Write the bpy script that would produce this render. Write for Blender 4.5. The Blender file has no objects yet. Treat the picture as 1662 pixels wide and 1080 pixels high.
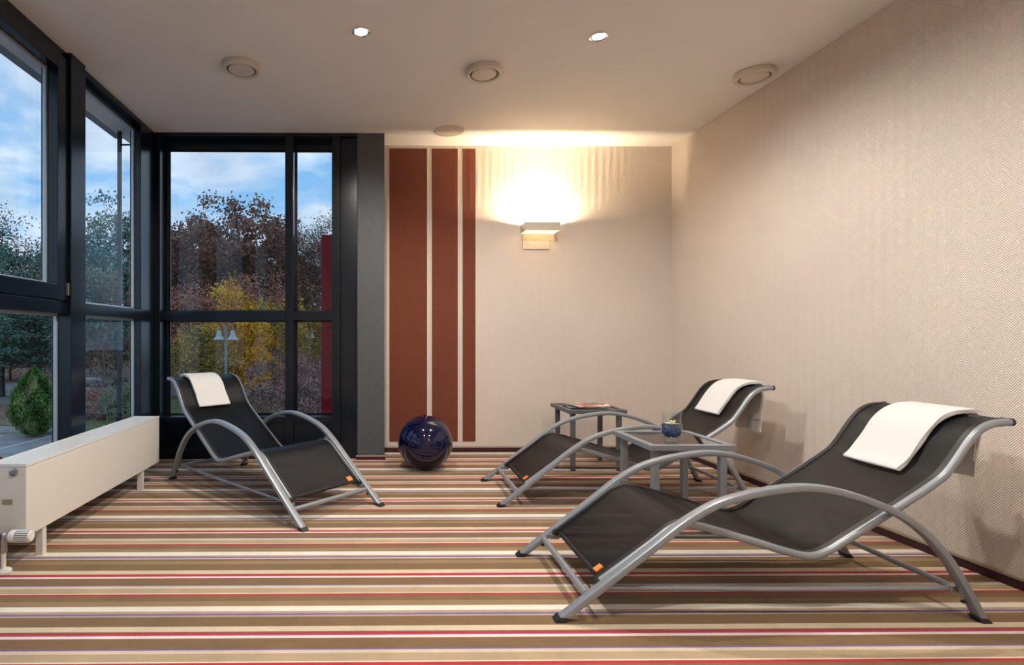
import bpy, bmesh, math, random
import numpy as np
from mathutils import Vector

scene = bpy.context.scene
COL = scene.collection
PI = math.pi

# ------------------------------------------------------------------ camera
F_PX = 890.0                       # focal length in pixels of a 1662 px wide frame
CAM_H = 0.944
YAW = math.radians(0.6)
cam_data = bpy.data.cameras.new('camera')
cam_data.sensor_width = 36.0
cam_data.sensor_fit = 'HORIZONTAL'
cam_data.lens = F_PX / 1662 * 36.0
cam_data.shift_x = (831 - (618 + F_PX * math.tan(YAW))) / 1662
cam_data.shift_y = 6.0 / 1662
cam_data.clip_start = 0.02
cam_data.clip_end = 600
cam = bpy.data.objects.new('camera', cam_data)
COL.objects.link(cam)
cam.location = (0, 0, CAM_H)
cam.rotation_euler = (PI / 2, 0, -YAW)
scene.camera = cam

# ------------------------------------------------------------------ exposure
scene.view_settings.view_transform = 'Standard'
scene.view_settings.look = 'None'
scene.view_settings.gamma = 1.0
scene.view_settings.use_curve_mapping = False
scene.view_settings.exposure = 0.18
scene.cycles.use_denoising = True
scene.cycles.max_bounces = 6
scene.cycles.diffuse_bounces = 4
scene.cycles.glossy_bounces = 3
scene.cycles.transmission_bounces = 6
scene.cycles.transparent_max_bounces = 14
scene.cycles.use_adaptive_sampling = True
scene.cycles.adaptive_threshold = 0.03
scene.cycles.caustics_reflective = False
scene.cycles.caustics_refractive = False
scene.cycles.sample_clamp_indirect = 30.0

SKY_STRENGTH = 1.42
SPOT_W = 64.0
SPOT_COL = (1.0, 0.94, 0.865)
SCONCE_STRENGTH = 5300.0
SCONCE_COL = (1.0, 0.78, 0.51)

# ------------------------------------------------------------------ world: evening sky with clouds
world = bpy.data.worlds.new('sky')
scene.world = world
world.use_nodes = True
wn, wl = world.node_tree.nodes, world.node_tree.links
wn.clear()


def wnode(t, **kw):
    n = wn.new(t)
    for k, v in kw.items():
        setattr(n, k, v)
    return n


tc = wnode('ShaderNodeTexCoord')
sep = wnode('ShaderNodeSeparateXYZ')
wl.new(tc.outputs['Generated'], sep.inputs[0])
zmax = wnode('ShaderNodeMath', operation='MAXIMUM')
wl.new(sep.outputs['Z'], zmax.inputs[0])
zmax.inputs[1].default_value = 0.0
zadd = wnode('ShaderNodeMath', operation='ADD')
wl.new(zmax.outputs[0], zadd.inputs[0])
zadd.inputs[1].default_value = 0.22
dx = wnode('ShaderNodeMath', operation='DIVIDE')
dy = wnode('ShaderNodeMath', operation='DIVIDE')
wl.new(sep.outputs['X'], dx.inputs[0]); wl.new(zadd.outputs[0], dx.inputs[1])
wl.new(sep.outputs['Y'], dy.inputs[0]); wl.new(zadd.outputs[0], dy.inputs[1])
comb = wnode('ShaderNodeCombineXYZ')
wl.new(dx.outputs[0], comb.inputs[0]); wl.new(dy.outputs[0], comb.inputs[1])
comb.inputs[2].default_value = 3.7
noise = wnode('ShaderNodeTexNoise')
wl.new(comb.outputs[0], noise.inputs['Vector'])
noise.inputs['Scale'].default_value = 2.1
noise.inputs['Detail'].default_value = 9
noise.inputs['Roughness'].default_value = 0.58
noise.inputs['Distortion'].default_value = 0.25
ramp = wnode('ShaderNodeValToRGB')
ramp.color_ramp.elements[0].position = 0.385
ramp.color_ramp.elements[0].color = (0, 0, 0, 1)
ramp.color_ramp.elements[1].position = 0.54
ramp.color_ramp.elements[1].color = (1, 1, 1, 1)
wl.new(noise.outputs['Fac'], ramp.inputs[0])
blue = wnode('ShaderNodeValToRGB')                 # haze at the horizon to clear blue above
blue.color_ramp.elements[0].position = 0.02
blue.color_ramp.elements[0].color = (0.25, 0.44, 0.64, 1)
blue.color_ramp.elements[1].position = 0.55
blue.color_ramp.elements[1].color = (0.065, 0.24, 0.52, 1)
wl.new(zmax.outputs[0], blue.inputs[0])
noise2 = wnode('ShaderNodeTexNoise')
wl.new(comb.outputs[0], noise2.inputs['Vector'])
noise2.inputs['Scale'].default_value = 3.6
noise2.inputs['Detail'].default_value = 6
cloud = wnode('ShaderNodeValToRGB')
cloud.color_ramp.elements[0].position = 0.30
cloud.color_ramp.elements[0].color = (0.30, 0.40, 0.54, 1)
cloud.color_ramp.elements[1].position = 0.68
cloud.color_ramp.elements[1].color = (0.52, 0.61, 0.72, 1)
wl.new(noise2.outputs['Fac'], cloud.inputs[0])
mixc = wnode('ShaderNodeMix', data_type='RGBA')
wl.new(ramp.outputs[0], mixc.inputs['Factor'])
wl.new(blue.outputs[0], mixc.inputs[6])
wl.new(cloud.outputs[0], mixc.inputs[7])
bg = wnode('ShaderNodeBackground')
bg.inputs['Strength'].default_value = SKY_STRENGTH
wl.new(mixc.outputs[2], bg.inputs['Color'])
wout = wnode('ShaderNodeOutputWorld')
wl.new(bg.outputs[0], wout.inputs['Surface'])


# ------------------------------------------------------------------ helpers
def srgb(r, g, b):
    f = lambda c: (c / 255 / 12.92) if c / 255 <= 0.04045 else ((c / 255 + 0.055) / 1.055) ** 2.4
    return (f(r), f(g), f(b), 1.0)


def tag(o, label=None, cat=None, group=None, kind=None):
    if label: o['label'] = label
    if cat: o['category'] = cat
    if group: o['group'] = group
    if kind: o['kind'] = kind
    return o


def empty(name, loc=(0, 0, 0), rz=0.0, parent=None):
    o = bpy.data.objects.new(name, None)
    o.empty_display_size = 0.1
    COL.objects.link(o)
    o.location = loc
    o.rotation_euler = (0, 0, rz)
    if parent: o.parent = parent
    return o


def copy_tree(o, parent=None):
    c = o.copy()
    COL.objects.link(c)
    c.parent = parent
    for ch in list(o.children):
        copy_tree(ch, c)
    return c


class MB:
    """collects shapes; build() links them as one mesh object"""
    def __init__(self):
        self.v, self.f = [], []

    def add(self, verts, faces):
        n = len(self.v)
        self.v += [tuple(p) for p in verts]
        self.f += [tuple(i + n for i in fc) for fc in faces]
        return self

    def box(self, x0, x1, y0, y1, z0, z1, bev=0.0):
        if x0 > x1: x0, x1 = x1, x0
        if y0 > y1: y0, y1 = y1, y0
        if z0 > z1: z0, z1 = z1, z0
        if bev <= 0:
            v = [(x, y, z) for z in (z0, z1) for y in (y0, y1) for x in (x0, x1)]
            f = [(0, 2, 3, 1), (4, 5, 7, 6), (0, 1, 5, 4), (2, 6, 7, 3), (0, 4, 6, 2), (1, 3, 7, 5)]
            return self.add(v, f)
        bm = bmesh.new()
        bmesh.ops.create_cube(bm, size=1)
        for p in bm.verts:
            p.co = Vector(((x0 + x1) / 2 + p.co.x * (x1 - x0), (y0 + y1) / 2 + p.co.y * (y1 - y0), (z0 + z1) / 2 + p.co.z * (z1 - z0)))
        bmesh.ops.bevel(bm, geom=bm.edges[:], offset=bev, segments=2, profile=0.6, affect='EDGES')
        bm.verts.index_update()
        self.add([p.co[:] for p in bm.verts], [[q.index for q in fc.verts] for fc in bm.faces])
        bm.free()
        return self

    def rings(self, rings, closed_path=False, cap=True):
        n, m = len(rings), len(rings[0])
        v = [p for r in rings for p in r]
        f = []
        for i in range(n if closed_path else n - 1):
            a, b = i * m, ((i + 1) % n) * m
            for j in range(m):
                k = (j + 1) % m
                f.append((a + j, a + k, b + k, b + j))
        if cap and not closed_path:
            f.append(tuple(range(m - 1, -1, -1)))
            f.append(tuple((n - 1) * m + j for j in range(m)))
        return self.add(v, f)

    def tube(self, path, r, seg=10, cap=True, closed=False):
        pts = [Vector(p) for p in path]
        rr = r if isinstance(r, (list, tuple)) else [r] * len(pts)
        rings, up = [], None
        for i, p in enumerate(pts):
            if closed:
                t = pts[(i + 1) % len(pts)] - pts[i - 1]
            else:
                t = pts[min(i + 1, len(pts) - 1)] - pts[max(i - 1, 0)]
            t.normalize()
            if up is None:
                a = Vector((0, 0, 1)) if abs(t.z) < 0.9 else Vector((0, 1, 0))
                up = (a - t * a.dot(t)).normalized()
            else:
                up = (up - t * up.dot(t)).normalized()
            s = t.cross(up)
            rings.append([p + (up * math.sin(2 * PI * k / seg) + s * math.cos(2 * PI * k / seg)) * rr[i] for k in range(seg)])
        return self.rings(rings, closed_path=closed, cap=cap)

    def lathe(self, prof, c=(0, 0, 0), seg=32, axis='z', cap=True):
        rings = []
        for r, h in prof:
            ring = []
            for k in range(seg):
                a = 2 * PI * k / seg
                p = (r * math.cos(a), r * math.sin(a), h)
                if axis == 'x': p = (p[2], p[0], p[1])
                elif axis == 'y': p = (p[1], p[2], p[0])
                ring.append((p[0] + c[0], p[1] + c[1], p[2] + c[2]))
            rings.append(ring)
        return self.rings(rings, cap=cap)

    def mesh(self, name, mat, smooth=None):
        me = bpy.data.meshes.new(name)
        me.from_pydata(self.v, [], self.f)
        if mat is not None: me.materials.append(mat)
        bm = bmesh.new(); bm.from_mesh(me)
        bmesh.ops.recalc_face_normals(bm, faces=bm.faces[:])
        bm.to_mesh(me); bm.free()
        if smooth is not None:
            me.polygons.foreach_set('use_smooth', [True] * len(me.polygons))
            me.set_sharp_from_angle(angle=math.radians(smooth))
        me.update()
        return me

    def build(self, name, mat, parent=None, smooth=None):
        o = bpy.data.objects.new(name, self.mesh(name, mat, smooth))
        COL.objects.link(o)
        if parent: o.parent = parent
        return o


def inst(o, parent=None, loc=None, rot=None):
    c = o.copy()
    COL.objects.link(c)
    if parent is not None: c.parent = parent
    if loc is not None: c.location = loc
    if rot is not None: c.rotation_euler = rot
    return c


def spline(pts, n=8):
    """Catmull-Rom through 2D/3D points"""
    P = [np.array(p, float) for p in pts]
    out = []
    for i in range(len(P) - 1):
        p0 = P[i - 1] if i > 0 else 2 * P[0] - P[1]
        p1, p2 = P[i], P[i + 1]
        p3 = P[i + 2] if i + 2 < len(P) else 2 * P[-1] - P[-2]
        t0 = 0.0
        t1 = t0 + max(np.linalg.norm(p1 - p0), 1e-6) ** 0.5
        t2 = t1 + max(np.linalg.norm(p2 - p1), 1e-6) ** 0.5
        t3 = t2 + max(np.linalg.norm(p3 - p2), 1e-6) ** 0.5
        for k in range(n):
            t = t1 + (t2 - t1) * k / n
            a1 = (t1 - t) / (t1 - t0) * p0 + (t - t0) / (t1 - t0) * p1
            a2 = (t2 - t) / (t2 - t1) * p1 + (t - t1) / (t2 - t1) * p2
            a3 = (t3 - t) / (t3 - t2) * p2 + (t - t2) / (t3 - t2) * p3
            b1 = (t2 - t) / (t2 - t0) * a1 + (t - t0) / (t2 - t0) * a2
            b2 = (t3 - t) / (t3 - t1) * a2 + (t - t1) / (t3 - t1) * a3
            out.append((t2 - t) / (t2 - t1) * b1 + (t - t1) / (t2 - t1) * b2)
    out.append(P[-1])
    return np.array(out)


# ------------------------------------------------------------------ materials
def new_mat(name):
    m = bpy.data.materials.new(name)
    m.use_nodes = True
    nt = m.node_tree
    b = nt.nodes['Principled BSDF']
    return m, nt, b


def N(nt, t, ins=None, **kw):
    n = nt.nodes.new(t)
    for k, v in kw.items(): setattr(n, k, v)
    for k, v in (ins or {}).items():
        if isinstance(v, bpy.types.NodeSocket): nt.links.new(v, n.inputs[k])
        else: n.inputs[k].default_value = v
    return n


def math_n(nt, op, a, b=None):
    n = nt.nodes.new('ShaderNodeMath'); n.operation = op
    for i, v in enumerate((a, b)):
        if v is None: continue
        if isinstance(v, bpy.types.NodeSocket): nt.links.new(v, n.inputs[i])
        else: n.inputs[i].default_value = v
    return n.outputs[0]


def pmat(name, col, rough=0.5, metal=0.0, noise=0.0, nscale=20.0, bump=0.0, bscale=60.0, spec=0.5, coat=0.0, bdist=0.002):
    m, nt, b = new_mat(name)
    b.inputs['Roughness'].default_value = rough
    b.inputs['Metallic'].default_value = metal
    b.inputs['Specular IOR Level'].default_value = spec
    b.inputs['Coat Weight'].default_value = coat
    b.inputs['Coat Roughness'].default_value = 0.04
    t = N(nt, 'ShaderNodeTexCoord')
    if noise > 0:
        no = N(nt, 'ShaderNodeTexNoise', {'Vector': t.outputs['Object'], 'Scale': nscale, 'Detail': 5.0})
        r = N(nt, 'ShaderNodeMapRange', {'Value': no.outputs['Fac'], 'From Min': 0.3, 'From Max': 0.7, 'To Min': 1 - noise, 'To Max': 1 + noise})
        mx = N(nt, 'ShaderNodeMix', {'Factor': 1.0}, data_type='RGBA', blend_type='MULTIPLY')
        mx.inputs[6].default_value = col
        nt.links.new(r.outputs[0], mx.inputs[7])
        nt.links.new(mx.outputs[2], b.inputs['Base Color'])
    else:
        b.inputs['Base Color'].default_value = col
    if bump > 0:
        no = N(nt, 'ShaderNodeTexNoise', {'Vector': t.outputs['Object'], 'Scale': bscale, 'Detail': 4.0})
        bp = N(nt, 'ShaderNodeBump', {'Height': no.outputs['Fac'], 'Strength': bump, 'Distance': bdist})
        nt.links.new(bp.outputs[0], b.inputs['Normal'])
    return m


def emit_mat(name, col, strength):
    m, nt, b = new_mat(name)
    b.inputs['Base Color'].default_value = (*col, 1)
    b.inputs['Emission Color'].default_value = (*col, 1)
    b.inputs['Emission Strength'].default_value = strength
    return m


def wallpaper(name, axis, col):
    """woven herringbone relief running in upright columns"""
    m, nt, b = new_mat(name)
    t = N(nt, 'ShaderNodeTexCoord')
    s = N(nt, 'ShaderNodeSeparateXYZ', {0: t.outputs['Object']})
    h = s.outputs[axis]
    z = s.outputs['Z']
    pp = math_n(nt, 'PINGPONG', math_n(nt, 'ADD', h, 20.0), 0.030)
    ph = math_n(nt, 'ADD', z, math_n(nt, 'MULTIPLY', pp, 1.15))
    rib = math_n(nt, 'SINE', math_n(nt, 'MULTIPLY', ph, 2 * PI / 0.0105))
    no = N(nt, 'ShaderNodeTexNoise', {'Vector': t.outputs['Object'], 'Scale': 220.0, 'Detail': 2.0})
    hh = math_n(nt, 'ADD', rib, math_n(nt, 'MULTIPLY', no.outputs['Fac'], 0.9))
    bp = N(nt, 'ShaderNodeBump', {'Height': hh, 'Strength': 0.8, 'Distance': 0.0016})
    nt.links.new(bp.outputs[0], b.inputs['Normal'])
    no2 = N(nt, 'ShaderNodeTexNoise', {'Vector': t.outputs['Object'], 'Scale': 1.6, 'Detail': 3.0})
    r = N(nt, 'ShaderNodeMapRange', {'Value': no2.outputs['Fac'], 'From Min': 0.3, 'From Max': 0.7, 'To Min': 0.96, 'To Max': 1.03})
    mx = N(nt, 'ShaderNodeMix', {'Factor': 1.0}, data_type='RGBA', blend_type='MULTIPLY')
    mx.inputs[6].default_value = col
    nt.links.new(r.outputs[0], mx.inputs[7])
    nt.links.new(mx.outputs[2], b.inputs['Base Color'])
    b.inputs['Roughness'].default_value = 0.75
    b.inputs['Specular IOR Level'].default_value = 0.25
    return m


def carpet():
    m, nt, b = new_mat('striped_carpet')
    at = N(nt, 'ShaderNodeAttribute', attribute_name='stripe')
    t = N(nt, 'ShaderNodeTexCoord')
    no = N(nt, 'ShaderNodeTexNoise', {'Vector': t.outputs['Object'], 'Scale': 5.0, 'Detail': 6.0, 'Roughness': 0.65})
    fib = N(nt, 'ShaderNodeTexNoise', {'Vector': t.outputs['Object'], 'Scale': 420.0, 'Detail': 2.0})
    r1 = N(nt, 'ShaderNodeMapRange', {'Value': no.outputs['Fac'], 'From Min': 0.3, 'From Max': 0.7, 'To Min': 0.87, 'To Max': 1.08})
    r2 = N(nt, 'ShaderNodeMapRange', {'Value': fib.outputs['Fac'], 'From Min': 0.3, 'From Max': 0.7, 'To Min': 0.85, 'To Max': 1.15})
    f = math_n(nt, 'MULTIPLY', r1.outputs[0], r2.outputs[0])
    mx = N(nt, 'ShaderNodeMix', {'Factor': 1.0}, data_type='RGBA', blend_type='MULTIPLY')
    nt.links.new(at.outputs['Color'], mx.inputs[6])
    nt.links.new(f, mx.inputs[7])
    nt.links.new(mx.outputs[2], b.inputs['Base Color'])
    bp = N(nt, 'ShaderNodeBump', {'Height': fib.outputs['Fac'], 'Strength': 0.5, 'Distance': 0.003})
    nt.links.new(bp.outputs[0], b.inputs['Normal'])
    b.inputs['Roughness'].default_value = 0.95
    b.inputs['Specular IOR Level'].default_value = 0.1
    b.inputs['Sheen Weight'].default_value = 0.15
    return m


def pane_glass(name, tint=(0.97, 0.985, 0.99), refl=0.016, edge=0.4):
    m = bpy.data.materials.new(name); m.use_nodes = True
    nt = m.node_tree; nt.nodes.clear()
    lw = N(nt, 'ShaderNodeLayerWeight', {'Blend': 0.5})
    p = math_n(nt, 'POWER', lw.outputs['Facing'], 5.0)
    fr = math_n(nt, 'ADD', math_n(nt, 'MULTIPLY', p, edge), refl)
    tr = N(nt, 'ShaderNodeBsdfTransparent', {'Color': (*tint, 1)})
    gl = N(nt, 'ShaderNodeBsdfGlossy', {'Color': (1, 1, 1, 1), 'Roughness': 0.0})
    mx = N(nt, 'ShaderNodeMixShader', {0: fr, 1: tr.outputs[0], 2: gl.outputs[0]})
    o = N(nt, 'ShaderNodeOutputMaterial', {0: mx.outputs[0]})
    return m


def sling_mat():
    m = bpy.data.materials.new('black_mesh_fabric'); m.use_nodes = True
    nt = m.node_tree
    b = nt.nodes['Principled BSDF']; out = nt.nodes['Material Output']
    b.inputs['Base Color'].default_value = (0.006, 0.006, 0.007, 1)
    b.inputs['Roughness'].default_value = 0.34
    b.inputs['Specular IOR Level'].default_value = 0.28
    t = N(nt, 'ShaderNodeTexCoord')
    s = N(nt, 'ShaderNodeSeparateXYZ', {0: t.outputs['Object']})
    k = 2 * PI / 0.0032
    w1 = math_n(nt, 'SINE', math_n(nt, 'MULTIPLY', s.outputs['X'], k))
    w2 = math_n(nt, 'SINE', math_n(nt, 'MULTIPLY', s.outputs['Y'], k))
    w = math_n(nt, 'MULTIPLY', w1, w2)
    bp = N(nt, 'ShaderNodeBump', {'Height': w, 'Strength': 0.35, 'Distance': 0.0008})
    nt.links.new(bp.outputs[0], b.inputs['Normal'])
    tr = N(nt, 'ShaderNodeBsdfTransparent', {'Color': (1, 1, 1, 1)})
    mx = N(nt, 'ShaderNodeMixShader', {0: 0.15, 1: b.outputs[0], 2: tr.outputs[0]})
    nt.links.new(mx.outputs[0], out.inputs[0])
    return m


def leaf_mat(name, cols, trans=0.25):
    m = bpy.data.materials.new(name); m.use_nodes = True
    nt = m.node_tree
    b = nt.nodes['Principled BSDF']; out = nt.nodes['Material Output']
    at = N(nt, 'ShaderNodeAttribute', attribute_name='shade')
    rp = N(nt, 'ShaderNodeValToRGB', {0: at.outputs['Fac']})
    el = rp.color_ramp.elements
    el[0].position = 0.0; el[0].color = cols[0]
    el[1].position = 1.0; el[1].color = cols[-1]
    for i, c in enumerate(cols[1:-1]):
        e = el.new((i + 1) / (len(cols) - 1)); e.color = c
    nt.links.new(rp.outputs[0], b.inputs['Base Color'])
    b.inputs['Roughness'].default_value = 0.7
    b.inputs['Specular IOR Level'].default_value = 0.2
    tl = N(nt, 'ShaderNodeBsdfTranslucent', {'Color': rp.outputs[0]})
    mx = N(nt, 'ShaderNodeMixShader', {0: trans, 1: b.outputs[0], 2: tl.outputs[0]})
    nt.links.new(mx.outputs[0], out.inputs[0])
    return m


def diffuser_sheet():
    m = bpy.data.materials.new('added_diffuser_sheet'); m.use_nodes = True
    nt = m.node_tree; nt.nodes.clear()
    d = N(nt, 'ShaderNodeBsdfDiffuse', {'Color': (0.5, 0.46, 0.40, 1)})
    t = N(nt, 'ShaderNodeBsdfTranslucent', {'Color': (0.60, 0.55, 0.46, 1)})
    mx = N(nt, 'ShaderNodeMixShader', {0: 0.75, 1: d.outputs[0], 2: t.outputs[0]})
    N(nt, 'ShaderNodeOutputMaterial', {0: mx.outputs[0]})
    return m


def cover_print():
    m, nt, b = new_mat('magazine_cover_print')
    t = N(nt, 'ShaderNodeTexCoord')
    v = N(nt, 'ShaderNodeTexVoronoi', {'Vector': t.outputs['Object'], 'Scale': 26.0})
    s = N(nt, 'ShaderNodeSeparateColor', {0: v.outputs['Color']})
    rp = N(nt, 'ShaderNodeValToRGB', {0: s.outputs[0]})
    rp.color_ramp.interpolation = 'CONSTANT'
    cs = [srgb(205, 70, 60), srgb(225, 200, 170), srgb(90, 50, 50), srgb(215, 110, 95), srgb(170, 150, 80), srgb(200, 150, 165), srgb(60, 55, 60), srgb(235, 225, 200)]
    el = rp.color_ramp.elements
    el[0].color = cs[0]; el[1].position = 0.125; el[1].color = cs[1]
    for i, c in enumerate(cs[2:]):
        e = el.new((i + 2) / 8); e.color = c
    nt.links.new(rp.outputs[0], b.inputs['Base Color'])
    b.inputs['Roughness'].default_value = 0.25
    return m


M = {}
WALL_COL = (0.76, 0.672, 0.595, 1)
M['paper_x'] = wallpaper('cream_herringbone_paper_x', 'X', WALL_COL)
M['paper_y'] = wallpaper('cream_herringbone_paper_y', 'Y', WALL_COL)
M['stripe'] = wallpaper('terracotta_herringbone_paint', 'X', (0.205, 0.058, 0.032, 1))
M['ceiling'] = pmat('white_ceiling_paint', (0.84, 0.82, 0.79, 1), 0.8, noise=0.02, nscale=2, bump=0.08, bscale=160)
M['carpet'] = carpet()
M['frame'] = pmat('black_window_metal', (0.0025, 0.007, 0.013, 1), 0.22, spec=0.5)
M['bead'] = pmat('grey_glazing_bead', (0.45, 0.52, 0.58, 1), 0.3, metal=0.4)
M['gasket'] = pmat('black_rubber_gasket', (0.01, 0.01, 0.01, 1), 0.6)
M['glass'] = pane_glass('window_glass')
M['pillar'] = pmat('grey_painted_pillar', (0.075, 0.079, 0.085, 1), 0.55, noise=0.08, nscale=30, bump=0.25, bscale=90)
M['skirt'] = pmat('burgundy_carpet_skirting', (0.045, 0.011, 0.014, 1), 0.9, noise=0.3, nscale=80, bump=0.4, bscale=400)
M['skirt_trim'] = pmat('beige_skirting_trim', (0.36, 0.28, 0.21, 1), 0.5)
M['alu'] = pmat('silver_painted_aluminium', (0.30, 0.33, 0.365, 1), 0.34, metal=0.35, spec=0.5)
M['alu_dark'] = pmat('grey_painted_aluminium', (0.13, 0.135, 0.14, 1), 0.45, metal=0.3)
M['rubber'] = pmat('black_plastic_cap', (0.012, 0.012, 0.013, 1), 0.45)
M['steel'] = pmat('zinc_plated_steel', (0.45, 0.45, 0.44, 1), 0.3, metal=0.9)
M['sling'] = sling_mat()
M['tag'] = pmat('orange_fabric_tag', (0.80, 0.26, 0.05, 1), 0.6)
M['towel'] = pmat('white_terry_towel', (0.86, 0.85, 0.83, 1), 0.95, noise=0.03, nscale=300, bump=0.9, bscale=420, spec=0.1, bdist=0.004)
M['enamel'] = pmat('cream_radiator_enamel', (0.74, 0.71, 0.66, 1), 0.35, noise=0.012, nscale=6)
M['enamel_white'] = pmat('white_radiator_enamel', (0.74, 0.75, 0.75, 1), 0.35)
M['plastic_white'] = pmat('white_valve_plastic', (0.80, 0.79, 0.74, 1), 0.4)
M['groove_shade'] = pmat('valve_groove_shade', (0.16, 0.16, 0.16, 1), 0.6)
M['plate'] = pmat('brass_nameplate', (0.42, 0.36, 0.25, 1), 0.45, metal=0.3)
M['ball'] = pmat('dark_blue_vinyl', (0.002, 0.003, 0.030, 1), 0.08, spec=0.5, coat=0.3)
M['tabletop'] = pmat('smoked_brown_glass', (0.022, 0.013, 0.009, 1), 0.04, spec=0.22)
M['vase'] = pane_glass('clear_vase_glass', (0.955, 0.975, 0.98), 0.05, 0.95)
M['pebble'] = pmat('blue_glass_pebbles', (0.06, 0.12, 0.25, 1), 0.12, noise=0.8, nscale=90, spec=0.8)
M['petal'] = pmat('ivory_petal', (0.85, 0.80, 0.58, 1), 0.6)
M['flower_eye'] = pmat('yellow_flower_eye', (0.75, 0.48, 0.05, 1), 0.7)
M['cover'] = cover_print()
M['cover_blue'] = pmat('blue_magazine_cover', (0.06, 0.12, 0.22, 1), 0.25, noise=0.5, nscale=30)
M['paper'] = pmat('page_edges', (0.60, 0.56, 0.50, 1), 0.8, noise=0.15, nscale=300)
M['vent'] = pmat('cream_vent_plastic', (0.66, 0.60, 0.52, 1), 0.4)
M['gap_shade'] = pmat('vent_gap_shade', (0.02, 0.018, 0.016, 1), 0.8)
M['chrome'] = pmat('chrome_ring', (0.75, 0.75, 0.75, 1), 0.15, metal=1.0)
M['spot'] = emit_mat('halogen_spot_lens', (1.0, 0.95, 0.86), 60.0)
M['sconce'] = pmat('stone_grey_sconce_metal', (0.56, 0.50, 0.41, 1), 0.5, bump=0.05, bscale=200)
M['diffuser'] = diffuser_sheet()
M['bulb'] = emit_mat('halogen_tube', SCONCE_COL, SCONCE_STRENGTH)
M['asphalt'] = pmat('car_park_asphalt', (0.30, 0.285, 0.275, 1), 0.9, noise=0.25, nscale=0.9, bump=0.3, bscale=30)
M['litter'] = pmat('leaf_littered_ground', (0.22, 0.14, 0.09, 1), 0.95, noise=0.5, nscale=2.2, bump=0.6, bscale=12)
M['grass'] = pmat('verge_grass', (0.13, 0.15, 0.05, 1), 0.95, noise=0.4, nscale=3, bump=0.5, bscale=25)
M['kerb'] = pmat('concrete_kerb', (0.30, 0.29, 0.27, 1), 0.9, noise=0.2, nscale=6)
M['line'] = pmat('white_road_paint', (0.62, 0.62, 0.60, 1), 0.8, noise=0.15, nscale=8)
M['red_panel'] = pmat('crimson_facade_panel', (0.34, 0.008, 0.035, 1), 0.35, noise=0.06, nscale=4)
M['eave'] = pmat('grey_blue_eave_metal', (0.20, 0.23, 0.26, 1), 0.45)
M['lamp_metal'] = pmat('blue_grey_lamp_metal', (0.20, 0.25, 0.28, 1), 0.4, metal=0.3)
M['lamp_shade'] = pmat('pale_lamp_shade', (0.36, 0.40, 0.42, 1), 0.4)
M['car_silver'] = pmat('silver_beige_car_paint', (0.34, 0.31, 0.29, 1), 0.25, metal=0.4, coat=0.5)
M['car_red'] = pmat('red_car_paint', (0.45, 0.02, 0.03, 1), 0.25, coat=0.5)
M['car_glass'] = pmat('dark_car_glass', (0.02, 0.025, 0.03, 1), 0.08)
M['tyre'] = pmat('tyre_rubber', (0.015, 0.015, 0.015, 1), 0.8)
M['tail'] = pmat('red_tail_light', (0.40, 0.02, 0.03, 1), 0.2)
M['bark'] = pmat('dark_bark', (0.075, 0.062, 0.052, 1), 0.95, noise=0.4, nscale=4)
M['bark_pale'] = pmat('pale_twig_bark', (0.22, 0.18, 0.14, 1), 0.95, noise=0.3, nscale=6)
M['leaf_brown'] = leaf_mat('brown_oak_leaves', [(0.095, 0.061, 0.047, 1), (0.271, 0.146, 0.100, 1), (0.472, 0.248, 0.166, 1)])
M['leaf_russet'] = leaf_mat('russet_beech_leaves', [(0.193, 0.087, 0.062, 1), (0.501, 0.221, 0.144, 1), (0.693, 0.347, 0.251, 1)])
M['leaf_yellow'] = leaf_mat('golden_maple_leaves', [(0.42, 0.20, 0.02, 1), (0.85, 0.43, 0.03, 1), (0.88, 0.60, 0.08, 1)])
M['leaf_olive'] = leaf_mat('olive_yellow_leaves', [(0.12, 0.10, 0.035, 1), (0.34, 0.25, 0.055, 1), (0.80, 0.55, 0.09, 1)])
M['leaf_grey'] = leaf_mat('grey_brown_sparse_leaves', [(0.123, 0.105, 0.088, 1), (0.245, 0.201, 0.149, 1), (0.385, 0.333, 0.210, 1)])
M['leaf_pine'] = leaf_mat('pine_needles', [(0.045, 0.085, 0.063, 1), (0.134, 0.232, 0.172, 1), (0.319, 0.466, 0.356, 1)], 0.1)
M['leaf_thuja'] = leaf_mat('bright_green_conifer_scales', [(0.026, 0.061, 0.014, 1), (0.096, 0.201, 0.038, 1), (0.228, 0.367, 0.088, 1)], 0.1)
M['leaf_copper'] = leaf_mat('copper_shrub_leaves', [(0.099, 0.056, 0.056, 1), (0.285, 0.164, 0.143, 1), (0.569, 0.350, 0.285, 1)])

# ------------------------------------------------------------------ the room
H = 2.50
XL, XR = -1.725, 2.385
YB = 4.469
YW = 4.20          # inner face of the back window and the pillar
YF = -1.6          # wall behind the camera
GROUND = -4.10


def struct(o, label=None):
    return tag(o, label, kind='structure')


# floor: striped carpet, the stripes as faces of one sheet, colour from an attribute
def py(y):
    return 840.2 / (y - 546)


C = {'br': (0.228, 0.140, 0.066), 'lb': (0.325, 0.218, 0.116), 'wh': (0.86, 0.80, 0.69), 'tn': (0.50, 0.375, 0.235), 'bl': (0.20, 0.135, 0.40),
     'cr': (0.70, 0.585, 0.42), 'rd': (0.56, 0.030, 0.045), 'pu': (0.36, 0.10, 0.30), 'be': (0.50, 0.375, 0.23), 'dk': (0.23, 0.145, 0.07)}
perB = [(883, 'rd'), (884.1, 'br'), (889.8, 'lb'), (895.2, 'wh'), (901.1, 'tn'), (903.1, 'bl'), (905.2, 'cr'), (906.9, 'br'), (909.8, 'lb'),
        (915, 'br'), (925, 'cr'), (931, 'rd'), (934.2, 'pu'), (935, 'wh'), (937.6, 'rd'), (938.2, 'br'), (949, 'bl'), (950.2, 'cr'),
        (954.2, 'be'), (962.2, 'wh'), (963.3, 'rd')]
b0, b1 = py(883), py(964.5)
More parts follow.
